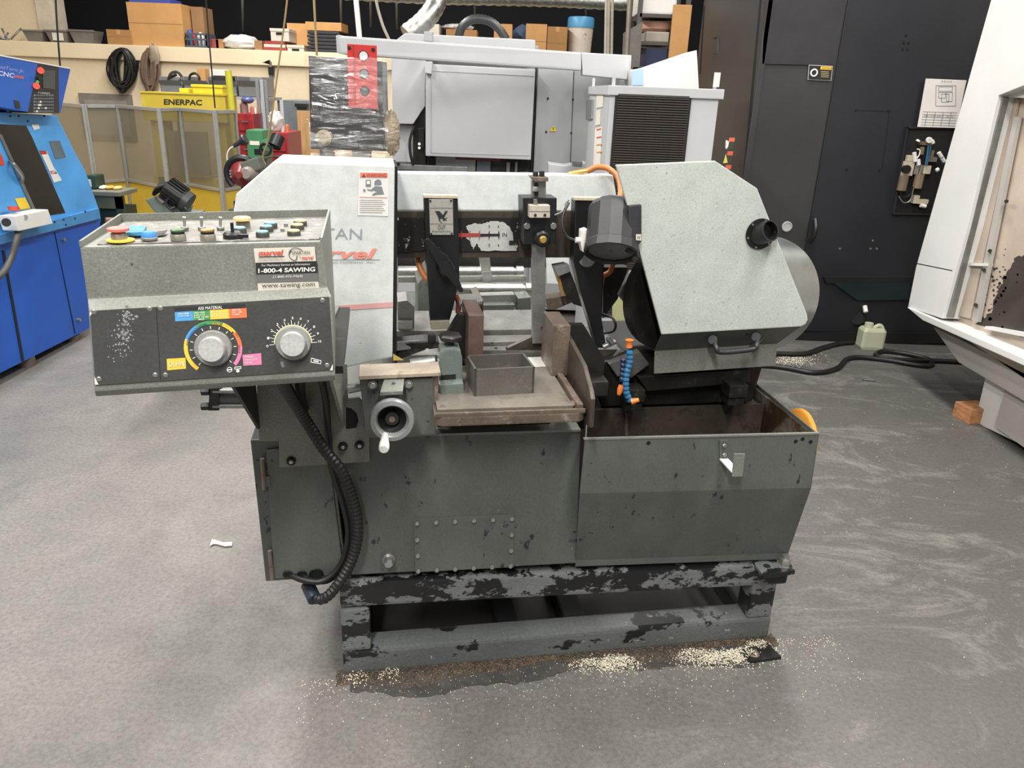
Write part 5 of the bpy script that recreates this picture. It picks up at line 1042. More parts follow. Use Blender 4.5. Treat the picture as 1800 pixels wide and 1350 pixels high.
# ================================================================== bench corner at the left
# ---- folding screen: six framed tinted panes with yellow lower panels
FRM = mat('aluminium_frame', 'a9a8a2', .35, metal=.5, var=.06, vs=8); YEL = mat('yellow_screen_panel', 'c9a83a', .5, var=.05)
PANE = glassy('smoked_yellowish_pane', '7d735c', .55, .25, .5)
FS = thing('folding_screen', 'folding guard screen of aluminium framed smoked panes over yellow panels', 'screen', (wy(260, 300, 6.4).x, 6.4, 0))
edges = [(90, 6.9), (147, 6.5), (206, 6.75), (278, 6.35), (315, 6.6), (376, 6.3), (414, 6.55)]
ZS = wy(300, 190, 6.4).z; ZM = wy(300, 326, 6.4).z
P2 = [wy(x, 186, v) for x, v in edges]
for i in range(6):
    a_, b_ = P2[i].copy(), P2[i+1].copy(); a_.z = b_.z = 0; d_ = (b_-a_).normalized(); n_ = Vector((-d_.y, d_.x, 0)); L_ = (b_-a_).length; w_ = .022
    f_ = mb()
    for s0, s1, z0, z1 in ((0, w_, .06, ZS), (L_-w_, L_, .06, ZS), (w_, L_-w_, ZS-w_*1.2, ZS), (w_, L_-w_, ZM-w_, ZM), (w_, L_-w_, .06, .09)):
        f_.prism([a_+d_*(s0+.004)-n_*.012+UP*z0, a_+d_*(s1-.004)-n_*.012+UP*z0, a_+d_*(s1-.004)+n_*.012+UP*z0, a_+d_*(s0+.004)+n_*.012+UP*z0], UP*(z1-z0))
    fo = f_.build('screen_frame', FRM, FS, .002)
    mb().prism([a_+d_*w_+UP*ZM, a_+d_*(L_-w_)+UP*ZM, a_+d_*(L_-w_)+UP*(ZS-w_), a_+d_*w_+UP*(ZS-w_)], n_*.004).build('smoked_pane', PANE, fo)
    mb().prism([a_+d_*w_+UP*.09, a_+d_*(L_-w_)+UP*.09, a_+d_*(L_-w_)+UP*(ZM-w_), a_+d_*w_+UP*(ZM-w_)], n_*.006).build('yellow_panel', YEL, fo)
# ---- yellow hydraulic press
PYL = mat('press_yellow_paint', 'c4ae3d', .45, var=.06, vs=5, chip=('8a7a35', 30, .72, .03))
VPR = 7.6
PR = thing('hydraulic_press', 'yellow hydraulic shop press behind the smoked folding screen', 'press', (wy(325, 250, VPR).x, VPR+.2, 0))
q = wrect(250, 166, 397, 210, VPR); zc = q[3]
mb().wbox(q[0], q[1], VPR, VPR+.3, zc-.24, zc).build('press_head_beam', PYL, PR, .006)
for x in (q[0]+.04, q[1]-.16): mb().wbox(x, x+.12, VPR+.05, VPR+.25, 0, zc-.24).build('press_upright', PYL, PR, .004)
mb().wbox(q[0], q[1], VPR+.05, VPR+.25, .55, .72).build('press_bed', PYL, PR, .004); mb().wbox(q[0]+.2, q[1]-.2, VPR-.01, VPR+.01, .75, 1.15).build('press_guard_plate', mat('grey_press_panel', '6f6d62', .5), PR)
ptext('ENERPAC', 288, 174, 355, 184, VPR-.002, INK, PR, f=wy, slope=.02, bold=.03)
mb().wbox(q[0]-.01, q[1]+.01, VPR-.01, VPR+.31, zc, zc+.012).build('press_top_plate', PYL, PR, .002)
tag(mb().cyl(wy(410, 186, VPR-.1).xy.to_3d()*1+Vector((0, 0, .0)), wy(401, 124, VPR-.1).xy.to_3d()+Vector((0, 0, wy(401, 124, VPR-.1).z)), .03).build('yellow_pole', mat('lime_yellow_pole', 'b9b332', .45)), 'tall lime yellow pole standing right of the yellow press', 'pole')
def onpress(name, x0, x1, y0, m_, label, cat, d=.2, bev=.01):
    a_ = wrect(x0, y0, x1, 166, VPR+.03); return tag(mb().wbox(a_[0], a_[1], VPR+.03, VPR+.03+d, zc+.012, a_[3]).build(name, m_, None, bev), label, cat)
ycb = thing('yellow_case', 'bright yellow lidded plastic case on top of the yellow press', 'case', (wy(363, 160, VPR).x, VPR+.1, zc+.012))
a_ = wrect(338, 149, 391, 166, VPR+.03); mb().wbox(a_[0], a_[1], VPR+.03, VPR+.25, zc+.012, a_[3]-.025).build('case_body', flat('bright_yellow', 'd9c82e', .45), ycb, .01); mb().wbox(a_[0]-.008, a_[1]+.008, VPR+.022, VPR+.258, a_[3]-.025, a_[3]).build('case_lid', flat('bright_yellow', 'd9c82e'), ycb, .006)
onpress('yellow_pump', 315, 331, 155, flat('bright_yellow', 'd9c82e'), 'small yellow hand pump on top of the yellow press', 'pump')
# ---- shelf with grey stacking bins above the press
VS = 8.4
ST = thing('storage_rack', 'grey storage rack against the wall holding the stacking bins', 'rack', (wy(375, 160, VS).x, VS+.2, 0))
zs = wy(375, 168, VS).z; xs0, xs1 = wy(278, 168, VS).x, wy(474, 168, VS).x
mb().wbox(xs0, xs1, VS-.02, VS+.42, zs-.03, zs).build('rack_shelf', GRY, ST); mb().wbox(xs0, xs1, VS-.02, VS+.42, .6, .63).build('rack_shelf', GRY, ST)
for x in (xs0, xs1-.04):
    for v in (VS, VS+.38): mb().wbox(x, x+.04, v, v+.04, 0, zs-.03).build('rack_post', GRY, ST)
BIN = mat('grey_bin_plastic', '7c7e80', .45, var=.05)
def bin_(x0, x1, y0, v, z, label, d=.38, ybot=168, par=None):
    a_ = wrect(x0, y0, x1, ybot, v); x0_, x1_ = a_[0], a_[1]; h_ = a_[3]-z; t_ = .008
    o = mb(); o.wbox(x0_, x1_, v, v+d, z, z+t_); o.wbox(x0_, x0_+t_, v, v+d, z, z+h_); o.wbox(x1_-t_, x1_, v, v+d, z, z+h_); o.wbox(x0_, x1_, v+d-t_, v+d, z, z+h_)
    o.wbox(x0_, x1_, v, v+t_, z, z+h_*.5); o.prism([(x0_, v, z+h_*.5), (x1_, v, z+h_*.5), (x1_, v-.05, z+h_*.8), (x0_, v-.05, z+h_*.8)], WY*t_)
    return tag(o.build('stacking_bin', BIN, None, .002), label, 'bin', 'grey bins above the press')
for i, (x0_, x1_, lab) in enumerate(((282, 321, 'grey stacking bin with cables, leftmost above the yellow press'), (323, 367, 'grey stacking bin with brown carton and cable, second from left above press'), (370, 416, 'grey stacking bin holding a black case, third from left above press'), (418, 462, 'empty grey stacking bin right of the yellow pole'))):
    bin_(x0_, x1_, 135, VS, zs, lab)
tag(mb().tube(spline([wy(295, 146, VS+.1), wy(300, 130, VS+.12), wy(312, 127, VS+.15), wy(320, 138, VS+.15), wy(308, 145, VS+.1), wy(298, 138, VS+.1), wy(310, 131, VS+.1)], 8), .014, 8).build('cable_bundle', RUBBER), 'black cable bundle sticking out of the leftmost grey bin', 'cable')
tag(mb().tube(spline([wy(333, 148, VS+.1), wy(334, 133, VS+.1), wy(343, 129, VS+.1), wy(350, 136, VS+.1), wy(350, 148, VS+.1)], 8), .012, 8).build('cable_loop', RUBBER), 'thin black cable loop standing in the second grey bin', 'cable')
KRAFT = mat('brown_cardboard', 'a07546', .8, var=.06, vs=4, fine=.03); KRAFT2 = mat('tan_cardboard', 'bf9059', .8, var=.06, vs=4, fine=.03); KRAFT3 = mat('dull_cardboard', '94714d', .8, var=.08, vs=4, fine=.03)
def carton(x0, y0, x1, y1, v, d, z, m_, label, lid=True, name='cardboard_box', group=None):
    a_ = wrect(x0, y0, x1, y1, v); r_ = thing(name, label, 'box', ((a_[0]+a_[1])/2, v+d/2, z), group)
    mb().wbox(a_[0], a_[1], v, v+d, z, a_[3]).build('box_body', m_, r_, .004)
    if lid:
        mb().wbox(a_[0]+.002, a_[1]-.002, v-.0015, v, z+(a_[3]-z)*.52, z+(a_[3]-z)*.535).build('box_flap_edge', KRAFT3, r_); mb().wbox((a_[0]+a_[1])/2-.02, (a_[0]+a_[1])/2+.02, v-.001, v, a_[3]-.05, a_[3]).build('packing_tape', KRAFT2, r_)
    return r_
carton(347, 120, 361, 146, VS+.12, .12, zs+.008, KRAFT2, 'small upright tan carton standing in the second grey bin', False)
tag(mb().wbox(*wrect(375, 133, 410, 150, VS+.06)[:2], VS+.06, VS+.3, zs+.01, wy(392, 133, VS+.06).z).build('black_case', PLASTIC, None, .01), 'black plastic case lying in the third grey bin', 'case')
tag(mb().wbox(*wrect(365, 122, 396, 131, VS+.32)[:2], VS+.39, VS+.44, zs, wy(380, 122, VS+.42).z).build('white_box', WHITE, None, .004), 'flat white box standing behind the black case', 'box')
# ---- coils hung on the wall
def coil(cx, cy, w_, h_, n, r_, m_, label, seed):
    random.seed(seed); o = mb()
    for k in range(n):
        v = VW-.03-random.random()*.10; ph = random.random()*6.28; ww = w_*random.uniform(.45, 1.0); hh = h_*random.uniform(.72, 1.0); ox = random.uniform(-.18, .18)*w_
        pts = [wy(cx+ox+ww*math.sin(2*math.pi*i/20+.0)*(.75+.25*math.cos(2*math.pi*i/20+ph)), cy+(h_-hh)*-.6-hh*math.cos(2*math.pi*i/20), v) for i in range(21)]
        o.tube(pts, r_, 6, cap=False)
    return tag(o.build('cable_coil', m_), label, 'cable coil')
coil(214, 124, 27, 39, 26, .011, RUBBER, 'black cable coil hanging on the cream wall', 3)
coil(263, 124, 17, 39, 22, .012, mat('brown_cable', '6d5a4c', .5), 'brown flat cable coil hanging beside the black coil', 5)
for x, y in ((212, 84), (262, 86)): tag(mb().cyl(wy(x, y+6, VW), wy(x, y+6, VW-.12), .012).build('wall_hook', BOLTD), 'steel wall hook holding the %s cable coil' % ('black' if x == 212 else 'brown'), 'hook')
tag(mb().ball(wy(271, 95, VW-.12), .06, .03, .11, n=18, m=12, jit=.2).build('plastic_bag', glassy('cloudy_bag', 'b5a68f', .5, .3)), 'small cloudy plastic bag hanging over the brown cable coil', 'bag')
q = wrect(140, 165, 232, 200, VW-.03); fr_ = thing('wall_frame', 'grey framed board fixed low on the cream wall behind the screen', 'frame', (q[0], VW-.02, 1.0))
mb().wbox(q[0], q[1], VW-.03, VW, .9, q[3]).build('board_frame', mat('frame_grey', '77736c', .5), fr_); mb().wbox(q[0]+.06, q[1]-.06, VW-.035, VW-.03, .95, q[3]-.07).build('board_panel', mat('board_grey', '8d8980', .5), fr_)
# large caliper on the wall
CAL = thing('vernier_caliper', 'large grey caliper hanging upright on the cream wall', 'caliper', wy(470, 215, VW-.05))
mb().prism([wy(a, b, VW-.04) for a, b in ((472, 112), (478, 113), (480, 200), (474, 200))], WY*.02).build('caliper_beam', STEELG, CAL); mb().prism([wy(a, b, VW-.05) for a, b in ((460, 110), (474, 105), (478, 110), (478, 126), (473, 126), (473, 113))], WY*.03).build('caliper_jaw', STEELG, CAL); mb().prism([wy(a, b, VW-.055) for a, b in ((471, 117), (481, 118), (481, 132), (472, 131))], WY*.03).build('caliper_slide', BOLTD, CAL)
# ---- grey locker with wooden board
VL = 8.3
q = wrect(500, 177, 570, 300, VL); LK = thing('grey_locker', 'tall slate grey cabinet right of the red tool chests', 'cabinet', ((q[0]+q[1])/2, VL+.2, 0))
mb().wbox(q[0], q[1], VL, VL+.45, 0, q[3]).build('locker_body', mat('slate_grey_paint', '6d7478', .45), LK, .005); mb().wbox(q[0]-.02, q[0]+.015, VL-.02, VL, 0, q[3]).build('locker_frame', GRY2, LK)
mb().wbox(*wrect(518, 183, 540, 188, VL-.06)[:2], VL-.06, VL, wy(528, 188, VL).z, wy(528, 182, VL).z).build('locker_catch', BOLTD, LK)
q = wrect(524, 195, 560, 278, VL-.1); tag(mb().wbox(q[0], q[1], VL-.1, VL-.07, 0, q[3]).build('wooden_board', mat('pine_board', 'b18a5b', .6, var=.12, vs=10, stretch=(8, 8, .6)), None, .003), 'pale pine board leaning upright against the grey cabinet', 'board')
# ---- red tool chests with clutter
REDT = mat('red_tool_chest_paint', '94272f', .4, var=.08, vs=6)
def chest(x0, y0, x1, v, d, label, nd):
    q = wrect(x0, y0, x1, 300, v); r_ = thing('tool_chest', label, 'tool chest', ((q[0]+q[1])/2, v+d/2, 0))
    mb().wbox(q[0], q[1], v, v+d, .05, q[3]).build('chest_body', REDT, r_, .005)
    for k in range(nd):
        z1 = q[3]-.05-k*.13; mb().wbox(q[0]+.02, q[1]-.02, v-.012, v, z1-.11, z1).build('drawer', REDT, r_, .003); mb().wbox(q[0]+.05, q[1]-.05, v-.02, v-.010, z1-.03, z1-.015).build('drawer_pull', STEELG, r_)
    for x in (q[0]+.05, q[1]-.05): mb().cyl((x, v+.08, .0), (x, v+.08, .05), .025).build('caster', RUBBER, r_)
    return q
qc1 = chest(473, 233, 507, 7.2, .45, 'red tool chest with drawers beside the grey cabinet', 7)
qc2 = chest(420, 200, 449, 7.9, .42, 'red tool chest behind the green machine box, right of the press', 6)
random.seed(11)
def clutter(specs, v):
    for nm, x0, y0, x1, y1, z, m_, lab, cat in specs:
        q = wrect(x0, y0, x1, y1, v); o = mb(); cx_c, cz = (q[0]+q[1])/2, (z+q[3])/2
        if nm in ('blue_cap', 'plastic_bag', 'rag'): o.ball((cx_c, v+.1, (z+q[3])/2), (q[1]-q[0])/2, .09, max(.02, (q[3]-z)/2), n=18, m=12, jit=.18)
        elif nm in ('jar', 'can', 'spray_can'): o.lathe((cx_c, v+.1, z), UP, [((q[1]-q[0])/2, 0), ((q[1]-q[0])/2, (q[3]-z)*.8), ((q[1]-q[0])/3, (q[3]-z)*.9), ((q[1]-q[0])/3, q[3]-z)], 14)
        else: o.box((cx_c, v+.1, (z+q[3])/2), Vector(((q[1]-q[0])/2, 0, random.uniform(-.01, .01))), WY*.06, UP*((q[3]-z)/2))
        tag(o.build(nm, m_, None, 0 if nm in ('blue_cap', 'plastic_bag', 'rag', 'jar', 'can', 'spray_can') else .006), lab, cat)
zt2 = qc2[3]; zt1 = qc1[3]
clutter([('can', 416, 180, 430, 200, zt2, mat('clear_red_jar', '8a6a68', .3), 'tall reddish jar on the rear red tool chest', 'jar'), ('can', 434, 188, 441, 200, zt2, flat('pink_can', 'c9685c'), 'pinkish red can on the rear red tool chest', 'can'), ('jar', 441.5, 190, 445, 200, zt2, WHITE, 'small white bottle on the rear red tool chest', 'bottle'), ('jar', 445.5, 189, 448.5, 200, zt2, KRAFT3, 'small brown bottle on the rear red tool chest', 'bottle')], 7.95)
clutter([('jar', 488, 222, 494, 233, zt1, WHITE, 'white bottle on the front red tool chest', 'bottle'), ('can', 496, 219, 503, 233, zt1, flat('orange_can', 'cf6b3f'), 'orange can on the front red tool chest', 'can'), ('plastic_bag', 466, 196, 492, 233, zt1, glassy('clear_bag', 'd5d2cf', .7, .2), 'crumpled clear plastic bag on the front red tool chest', 'bag')], 7.25)
cap_ = mb().ball((wy(429, 176, 7.95).x, 8.05, wy(429, 176, 7.95).z), .062, .07, .035); tag(cap_.build('plastic_dome', flat('blue_cap_plastic', '4d5a85', .3)), 'blue plastic dome resting on the reddish jar', 'dome')
# grey posts standing in the corner
for k, (xa_, m_) in enumerate(((452, BIN), (458, GRY), (463, BIN))):
    q = wy(xa_, 140, 8.15); tag(mb().wbox(q.x-.016, q.x+.016, 8.13+.035*k, 8.16+.035*k, 0, q.z).build('aluminium_rail', m_, None, .003), 'grey aluminium rail stood upright behind the red chests, %s of three' % ('leftmost', 'middle', 'rightmost')[k], 'rail', 'upright aluminium rails')
# green machine box on stand
GBX = mat('green_machine_paint', '3f7a52', .45, var=.08)
VGB = 6.6
q = wrect(434, 229, 474, 280, VGB); GB = thing('green_machine', 'green machine housing with white label in front of the red chests', 'machine', ((q[0]+q[1])/2, VGB+.1, 0))
mb().wbox(q[0], q[0]+(q[1]-q[0])*.72, VGB, VGB+.25, q[2], q[3]).build('green_housing', GBX, GB, .008); mb().wbox(q[0]+.04, q[1]-.05, VGB+.05, VGB+.2, 0, q[2]).build('machine_stand', GREEND, GB)
a_ = wrect(439, 248, 456, 255, VGB-.003); mb().wbox(a_[0], a_[1], VGB-.003, VGB, a_[2], a_[3]).build('white_label', STICK, GB); a_ = wrect(447, 262, 462, 272, VGB-.003); mb().wbox(a_[0], a_[1], VGB-.004, VGB, a_[2], a_[3]).build('dark_plate', BOLTD, GB)
mb().cyl(wy(470, 254, VGB), wy(470, 254, VGB+.2), .05).build('green_motor', GBX, GB); mb().torus(wy(467, 262, VGB-.02), WY, .045, .01, 20, 8).build('coiled_cord', RUBBER, GB)
mb().cyl(wy(490, 240, VGB+.05), wy(482, 258, VGB), .055).build('lamp_head', BOLTD, GB)

# red abrasive saw
VR = 4.9
CS = thing('chop_saw', 'dark red abrasive chop saw with curved black guard', 'saw', wy(430, 345, VR))
p = wy(428, 305, VR); R1 = m_px(p, 23)
mb().lathe(p, -WY, [(R1*.95, 0), (R1*.95, .03), (R1*.5, .06), (R1*.25, .09), (.001, .09)], 36).build('blade_cover', mat('dark_red_cover', '7a2f2b', .35, var=.1), CS)
mb().lathe(wy(432, 244, VR), wy(412, 256, VR)-wy(432, 244, VR), [(.03, 0), (.034, .008), (.015, .045), (.012, .09)], 16).build('hand_lamp', PLASTIC, CS); mb().tube(spline([wy(412, 256, VR), wy(402, 264, VR), wy(399, 278, VR), wy(404, 292, VR)], 8), .004, 8).build('white_cable', WHITE, CS)
ar1 = [p-WY*.02+(WX*math.cos(math.radians(a))+UP*math.sin(math.radians(a)))*R1*1.18 for a in range(20, 235, 8)]
mb().tube(ar1, .020, 8).build('wheel_guard', BOLTD, CS)
for a in (165, 180, 195): mb().cyl(p-WY*.035+(WX*math.cos(math.radians(a))+UP*math.sin(math.radians(a)))*R1*.82, p-WY*.045+(WX*math.cos(math.radians(a))+UP*math.sin(math.radians(a)))*R1*.82, .007, n=8).build('cover_bolt', BOLT, CS)
mb().box(wy(447, 290, VR)-WY*.02, Vector((.055, 0, .02)), WY*.05, Vector((-.012, 0, .035))).build('gear_housing', mat('olive_grey_cast', '5f6258', .45), CS, .01); mb().lathe(wy(445, 303, VR), -WY-WX*.2, [(.055, 0), (.05, .06), (.03, .09)], 20).build('motor_cover', mat('tan_grey_motor', '8b8078', .45), CS)
mb().wbox(p.x-.05, p.x+.25, VR-.08, VR+.08, p.z-.2, p.z-.16).build('saw_base', OILY, CS); mb().wbox(p.x-.03, p.x+.03, VR+.02, VR+.08, p.z-.16, p.z).build('pivot_post', OILY, CS)
q = p.z-.2
sd = thing('tool_stand', 'dark steel stand carrying the red chop saw', 'stand', (p.x, VR, 0)); mb().wbox(p.x-.06, p.x+.40, VR-.15, VR+.15, q-.03, q).build('stand_top', GREEND, sd)
for dx in (-.04, .34):
    for dv in (-.15, .11): mb().wbox(p.x+dx, p.x+dx+.04, VR+dv, VR+dv+.04, 0, q-.03).build('leg', GREEND, sd)
# finned motor machine
VM = 4.1
MT = thing('bench_mill', 'grey green tilted saw head with black finned electric motor', 'machine', (wy(295, 385, VM).x, VM, 0))
mg = mat('grey_green_machine', '5c6863', .45, var=.12, chip=('aeb6b0', 40, .72, .03))
a_, b_ = wy(293, 330, VM), wy(324, 352, VM); axm = (b_-a_).normalized(); Lm = (b_-a_).length
mo = mb().cyl(a_, b_, m_px(a_, 19), n=24).build('motor_body', BOLTD, MT); mb().cyl(b_, b_+axm*.03, m_px(a_, 19.5), n=24).build('motor_end_bell', PLASTIC, mo)
t_ = axm.orthogonal().normalized(); bb_ = axm.cross(t_)
for k in range(22):
    d_ = t_*math.cos(2*math.pi*k/22)+bb_*math.sin(2*math.pi*k/22); s_ = axm.cross(d_)
    mb().box(a_+axm*Lm*.45+d_*m_px(a_, 20), axm*Lm*.44, d_*.008, s_*.0022).build('cooling_fin', BOLTD, mo)
for k in range(4): pz = wy(277+k*3.5, 331-k*1.5, VM-.02); mb().cyl(pz, pz+axm*.006, .045-.006*k).build('step_pulley', BOLTD, MT)
mb().prism([wy(x, y, VM-.02) for x, y in ((254, 351), (262, 349), (286, 340), (313, 352), (322, 368), (316, 384), (292, 386), (270, 372))], WY*.14).build('arm_casting', mg, MT, .01)
mb().prism([wy(x, y, VM-.04) for x, y in ((272, 345), (285, 341), (296, 352), (284, 358))], WY*.05).build('arm_plate', mat('brown_plate', '746860', .5), MT, .003)
mb().tube(spline([wy(300, 345, VM-.05), wy(292, 355, VM-.06), wy(298, 366, VM-.06), wy(308, 364, VM-.05)], 6), .008, 8).build('motor_cable', BOLTD, MT)
mb().tube(spline([wy(318, 360, VM-.04), wy(326, 368, VM-.04), wy(330, 375, VM-.04), wy(334, 380, VM-.04)], 6), .009, 8).build('feed_handle', BOLTD, MT)
zbm = wy(295, 386, VM).z
mb().wbox(wy(262, 386, VM).x, wy(330, 386, VM).x, VM-.1, VM+.25, .0, zbm+.02).build('machine_pedestal', mg, MT, .01)
mb().cyl(wy(186, 388, VM-.2), wy(242, 386, VM-.1), .016, .013).build('lever_grip', mat('brown_leather_grip', '5e4538', .55), MT); mb().cyl(wy(240, 386, VM-.1), wy(270, 384, VM), .008).build('lever_rod', STEELG, MT)
# green workbench behind the blue machine
VGBN = 5.6
WB = thing('work_bench', 'dark green steel work bench between blue machine and screen', 'bench', (wy(195, 350, VGBN).x, VGBN+.2, 0))
x0_, x1_ = wy(120, 345, VGBN).x, wy(210, 345, VGBN).x; zb_ = wy(200, 338, VGBN).z
DG = mat('dark_green_bench', '27382f', .5, var=.1)
mb().wbox(x0_, x1_, VGBN, VGBN+.28, zb_-.03, zb_).build('bench_top', mat('worn_bench_top', '6b6a5a', .5, var=.15), WB, .004); mb().wbox(x0_, x1_, VGBN+.02, VGBN+.04, zb_-.12, zb_-.03).build('bench_apron', mat('olive_apron', '5a5c46', .5), WB)
mb().wbox(x0_, x1_-.02, VGBN+.06, VGBN+.27, .05, zb_-.12).build('bench_cabinet', DG, WB); mb().wbox(x1_-.05, x1_, VGBN+.02, VGBN+.07, 0, zb_-.03).build('leg', DG, WB)
jr = thing('oil_can', 'dark green can with cream label on the green bench', 'can', (wy(160, 335, VGBN+.1).x, VGBN+.15, zb_))
q = wrect(152, 308, 168, 338, VGBN+.1); mb().wbox(q[0], q[1], VGBN+.1, VGBN+.24, zb_, q[3]).build('can_body', DG, jr, .015); mb().wbox(q[0]+.01, q[1]-.03, VGBN+.096, VGBN+.1, zb_+.02, q[3]-.03).build('can_label', STICK, jr)
for i, (x, m_, c_) in enumerate(((176, STICK, 'off white'), (188, flat('amber_chips', 'b98f3a'), 'amber'), (201, flat('straw_chips', 'c7ab6a'), 'straw coloured'))):
    q = wrect(x-5, 332, x+6, 339, VGBN+.1); tag(mb().ball(((q[0]+q[1])/2, VGBN+.15, zb_+.012), (q[1]-q[0])/2, .05, .014, jit=.15).build('rag', m_), '%s crumpled rag lying on the green bench' % c_, 'rag')

# ================================================================== goods on the loft ledge
VSH = VW-.02; ZL = LEDGE
random.seed(21)
for i in range(7):
    x = 1+i*3; a_ = wy(x, 70, VSH+.05); a_.z = ZL+.015; e_ = a_+Vector((random.uniform(-.25, .1), random.uniform(.0, .1), random.uniform(.0, .14)))
    tag(mb().cyl(a_, e_, .010, n=8).build('steel_rod_scrap', STEELG), 'thin grey steel rod in the ledge scrap heap, %s from the left' % ('first', 'second', 'third', 'fourth', 'fifth', 'sixth', 'seventh')[i], 'rod', 'scrap rods at the left end of the ledge')
for i, (x0_, x1_) in enumerate(((40, 76), (80, 119), (122, 165))):
    q = wrect(x0_, 53, x1_, 76, VSH); t_ = .008; o = mb(); zt3 = q[3]
    ring = lambda z, k: [(q[0]+k, VSH+k, z), (q[1]-k, VSH+k, z), (q[1]-k, VSH+.24-k, z), (q[0]+k, VSH+.24-k, z)]
    o.loft([[Vector(p) for p in ring(ZL, .035)], [Vector(p) for p in ring(zt3, 0)], [Vector(p) for p in ring(zt3, t_)], [Vector(p) for p in ring(ZL+.02, .04)]])
    b0 = thing('steel_tray', 'grey tapered bin on the ledge, %s of the three' % ('leftmost', 'middle', 'rightmost')[i], 'bin', ((q[0]+q[1])/2, VSH+.12, ZL), 'tapered bins on the ledge')
    o.build('tray_body', mat('dull_zinc_tray', '7d7a73', .5, metal=.3, var=.12), b0); mb().wbox(q[0]-.012, q[1]+.012, VSH-.012, VSH, zt3-.012, zt3+.004).build('tray_rim', mat('dull_zinc_tray', '7d7a73'), b0)
    if i == 1: mb().wbox(q[0]+.08, q[0]+.2, VSH-.004, VSH+.01, ZL+.02, ZL+.10).build('paper_tag', STICK, b0)
carton(188, 52, 230, 79, VSH, .3, ZL, KRAFT, 'small low cardboard box left of the big carton on the ledge')
carton(226, 5, 321, 80, VSH+.03, .5, ZL, KRAFT2, 'biggest cardboard box standing on the ledge'); 
tag(mb().wbox(*wrect(228, 0, 300, 5, VSH+.1)[:2], VSH+.08, VSH+.4, wy(275, 5, VSH+.03).z, wy(275, -4, VSH+.03).z).build('blue_sheet', flat('royal_blue_sheet', '3c4a9a'), None, .004), 'folded blue sheet on top of the biggest cardboard box', 'sheet')
carton(337, 12, 358, 60, VSH+.25, .3, ZL, KRAFT3, 'dull brown carton behind the plastic crate', False)
# crate
q = wrect(326, 58, 363, 82, VSH); cr = thing('plastic_crate', 'blue grey lattice plastic crate on the ledge', 'crate', ((q[0]+q[1])/2, VSH+.15, ZL)); CRM = flat('slate_crate', '4a515c')
for k in range(5):
    x = q[0]+(q[1]-q[0]-.02)*k/4; mb().wbox(x, x+.02, VSH, VSH+.012, ZL, q[3]).build('crate_slat', CRM, cr)
for z in (ZL, ZL+(q[3]-ZL)*.5, q[3]-.02): mb().wbox(q[0], q[1], VSH-.002, VSH+.014, z, z+.02).build('crate_band', CRM, cr)
mb().wbox(q[0], q[1], VSH+.02, VSH+.3, ZL, ZL+.02).build('crate_floor', CRM, cr); mb().wbox(q[0], q[0]+.012, VSH, VSH+.3, ZL, q[3]).build('crate_side', CRM, cr); mb().wbox(q[1]-.012, q[1], VSH, VSH+.3, ZL, q[3]).build('crate_side', CRM, cr); mb().wbox(q[0], q[1], VSH+.29, VSH+.3, ZL, q[3]).build('crate_back', CRM, cr)
for x, y, m_, c_ in ((333, 52, flat('blue_toy', '3551a0'), 'blue'), (342, 56, flat('red_toy', 'b04138'), 'red'), (352, 57, WHITE, 'white')):
    p = wy(x, y, VSH+.12); mb_o = mb().lathe((p.x, VSH+.12, ZL+.021), UP, [(.035, 0), (.04, .1), (.03, p.z-ZL-.05), (.015, p.z-ZL-.02)], 14); tag(mb_o.build('bottle', m_), '%s bottle standing in the plastic crate' % c_, 'bottle')
tag(mb().ball((wy(421, 74, VSH+.1).x, VSH+.15, ZL+.075), .22, .14, .085, n=18, m=12, jit=.10).build('plastic_bag', mat('white_plastic_bag', 'd4d3d0', .35, var=.06, vs=14)), 'crumpled white plastic bag lying on the ledge', 'bag')
random.seed(4)
for i, (x, m_, c_) in enumerate(((370, flat('maroon', '6d2b33'), 'maroon'), (381, flat('rust_red', '8a4138'), 'rust red'), (388, KRAFT, 'tan'), (456, KRAFT3, 'brown'))):
    p = wy(x, 75, VSH+.1); tag(mb().box((p.x, VSH+.1, ZL+.05), WX*.045, WY*.05, UP*.05).build('small_carton', m_, None, .008), 'small %s carton on the ledge near the white bag' % c_, 'box')
for (x0_, y0_, x1_, y1_, z, v, lab) in ((505, 79, 534, 88, ZL, VSH, 'lower white archive box on the ledge'), (476, 50, 508, 78, ZL+.10, VSH+.02, 'upper white archive box with hand slot on the ledge')):
    q = wrect(x0_, y0_, x1_, y1_, v); b0 = thing('archive_box', lab, 'box', ((q[0]+q[1])/2, v+.15, z)); mb().wbox(q[0], q[1], v, v+.3, z, q[3]-.03).build('box_body', flat('white_card', 'cbc4b6', .7), b0, .004); mb().wbox(q[0]-.006, q[1]+.006, v-.006, v+.306, q[3]-.03, q[3]).build('box_lid', flat('white_card', 'cbc4b6'), b0, .003)
    mb().wbox((q[0]+q[1])/2-.04, (q[0]+q[1])/2+.04, v-.008, v+.002, q[3]-.065, q[3]-.04).build('hand_slot', DARK, b0)
for k, (m_, c_) in enumerate(((flat('red_cover', '9a3a35'), 'red'), (flat('white_cover', 'c9c3b5'), 'white'), (flat('red_cover', '9a3a35'), 'dark red'))):
    q = wrect(462, 80, 503, 86, VSH); tag(mb().wbox(q[0]+.01*k, q[1]-.012*k, VSH+.01, VSH+.24, ZL+.033*k, ZL+.033*(k+1)-.001).build('binder', m_, None, .003), '%s binder lying %s in the pile under the archive box' % (c_, ('lowest', 'in the middle', 'uppermost')[k]), 'binder')
carton(505, 41, 545, 79, VSH+.32, .3, ZL, KRAFT2, 'tan cardboard box behind the archive boxes', False)
q = wrect(540, 54, 598, 88, VSH)
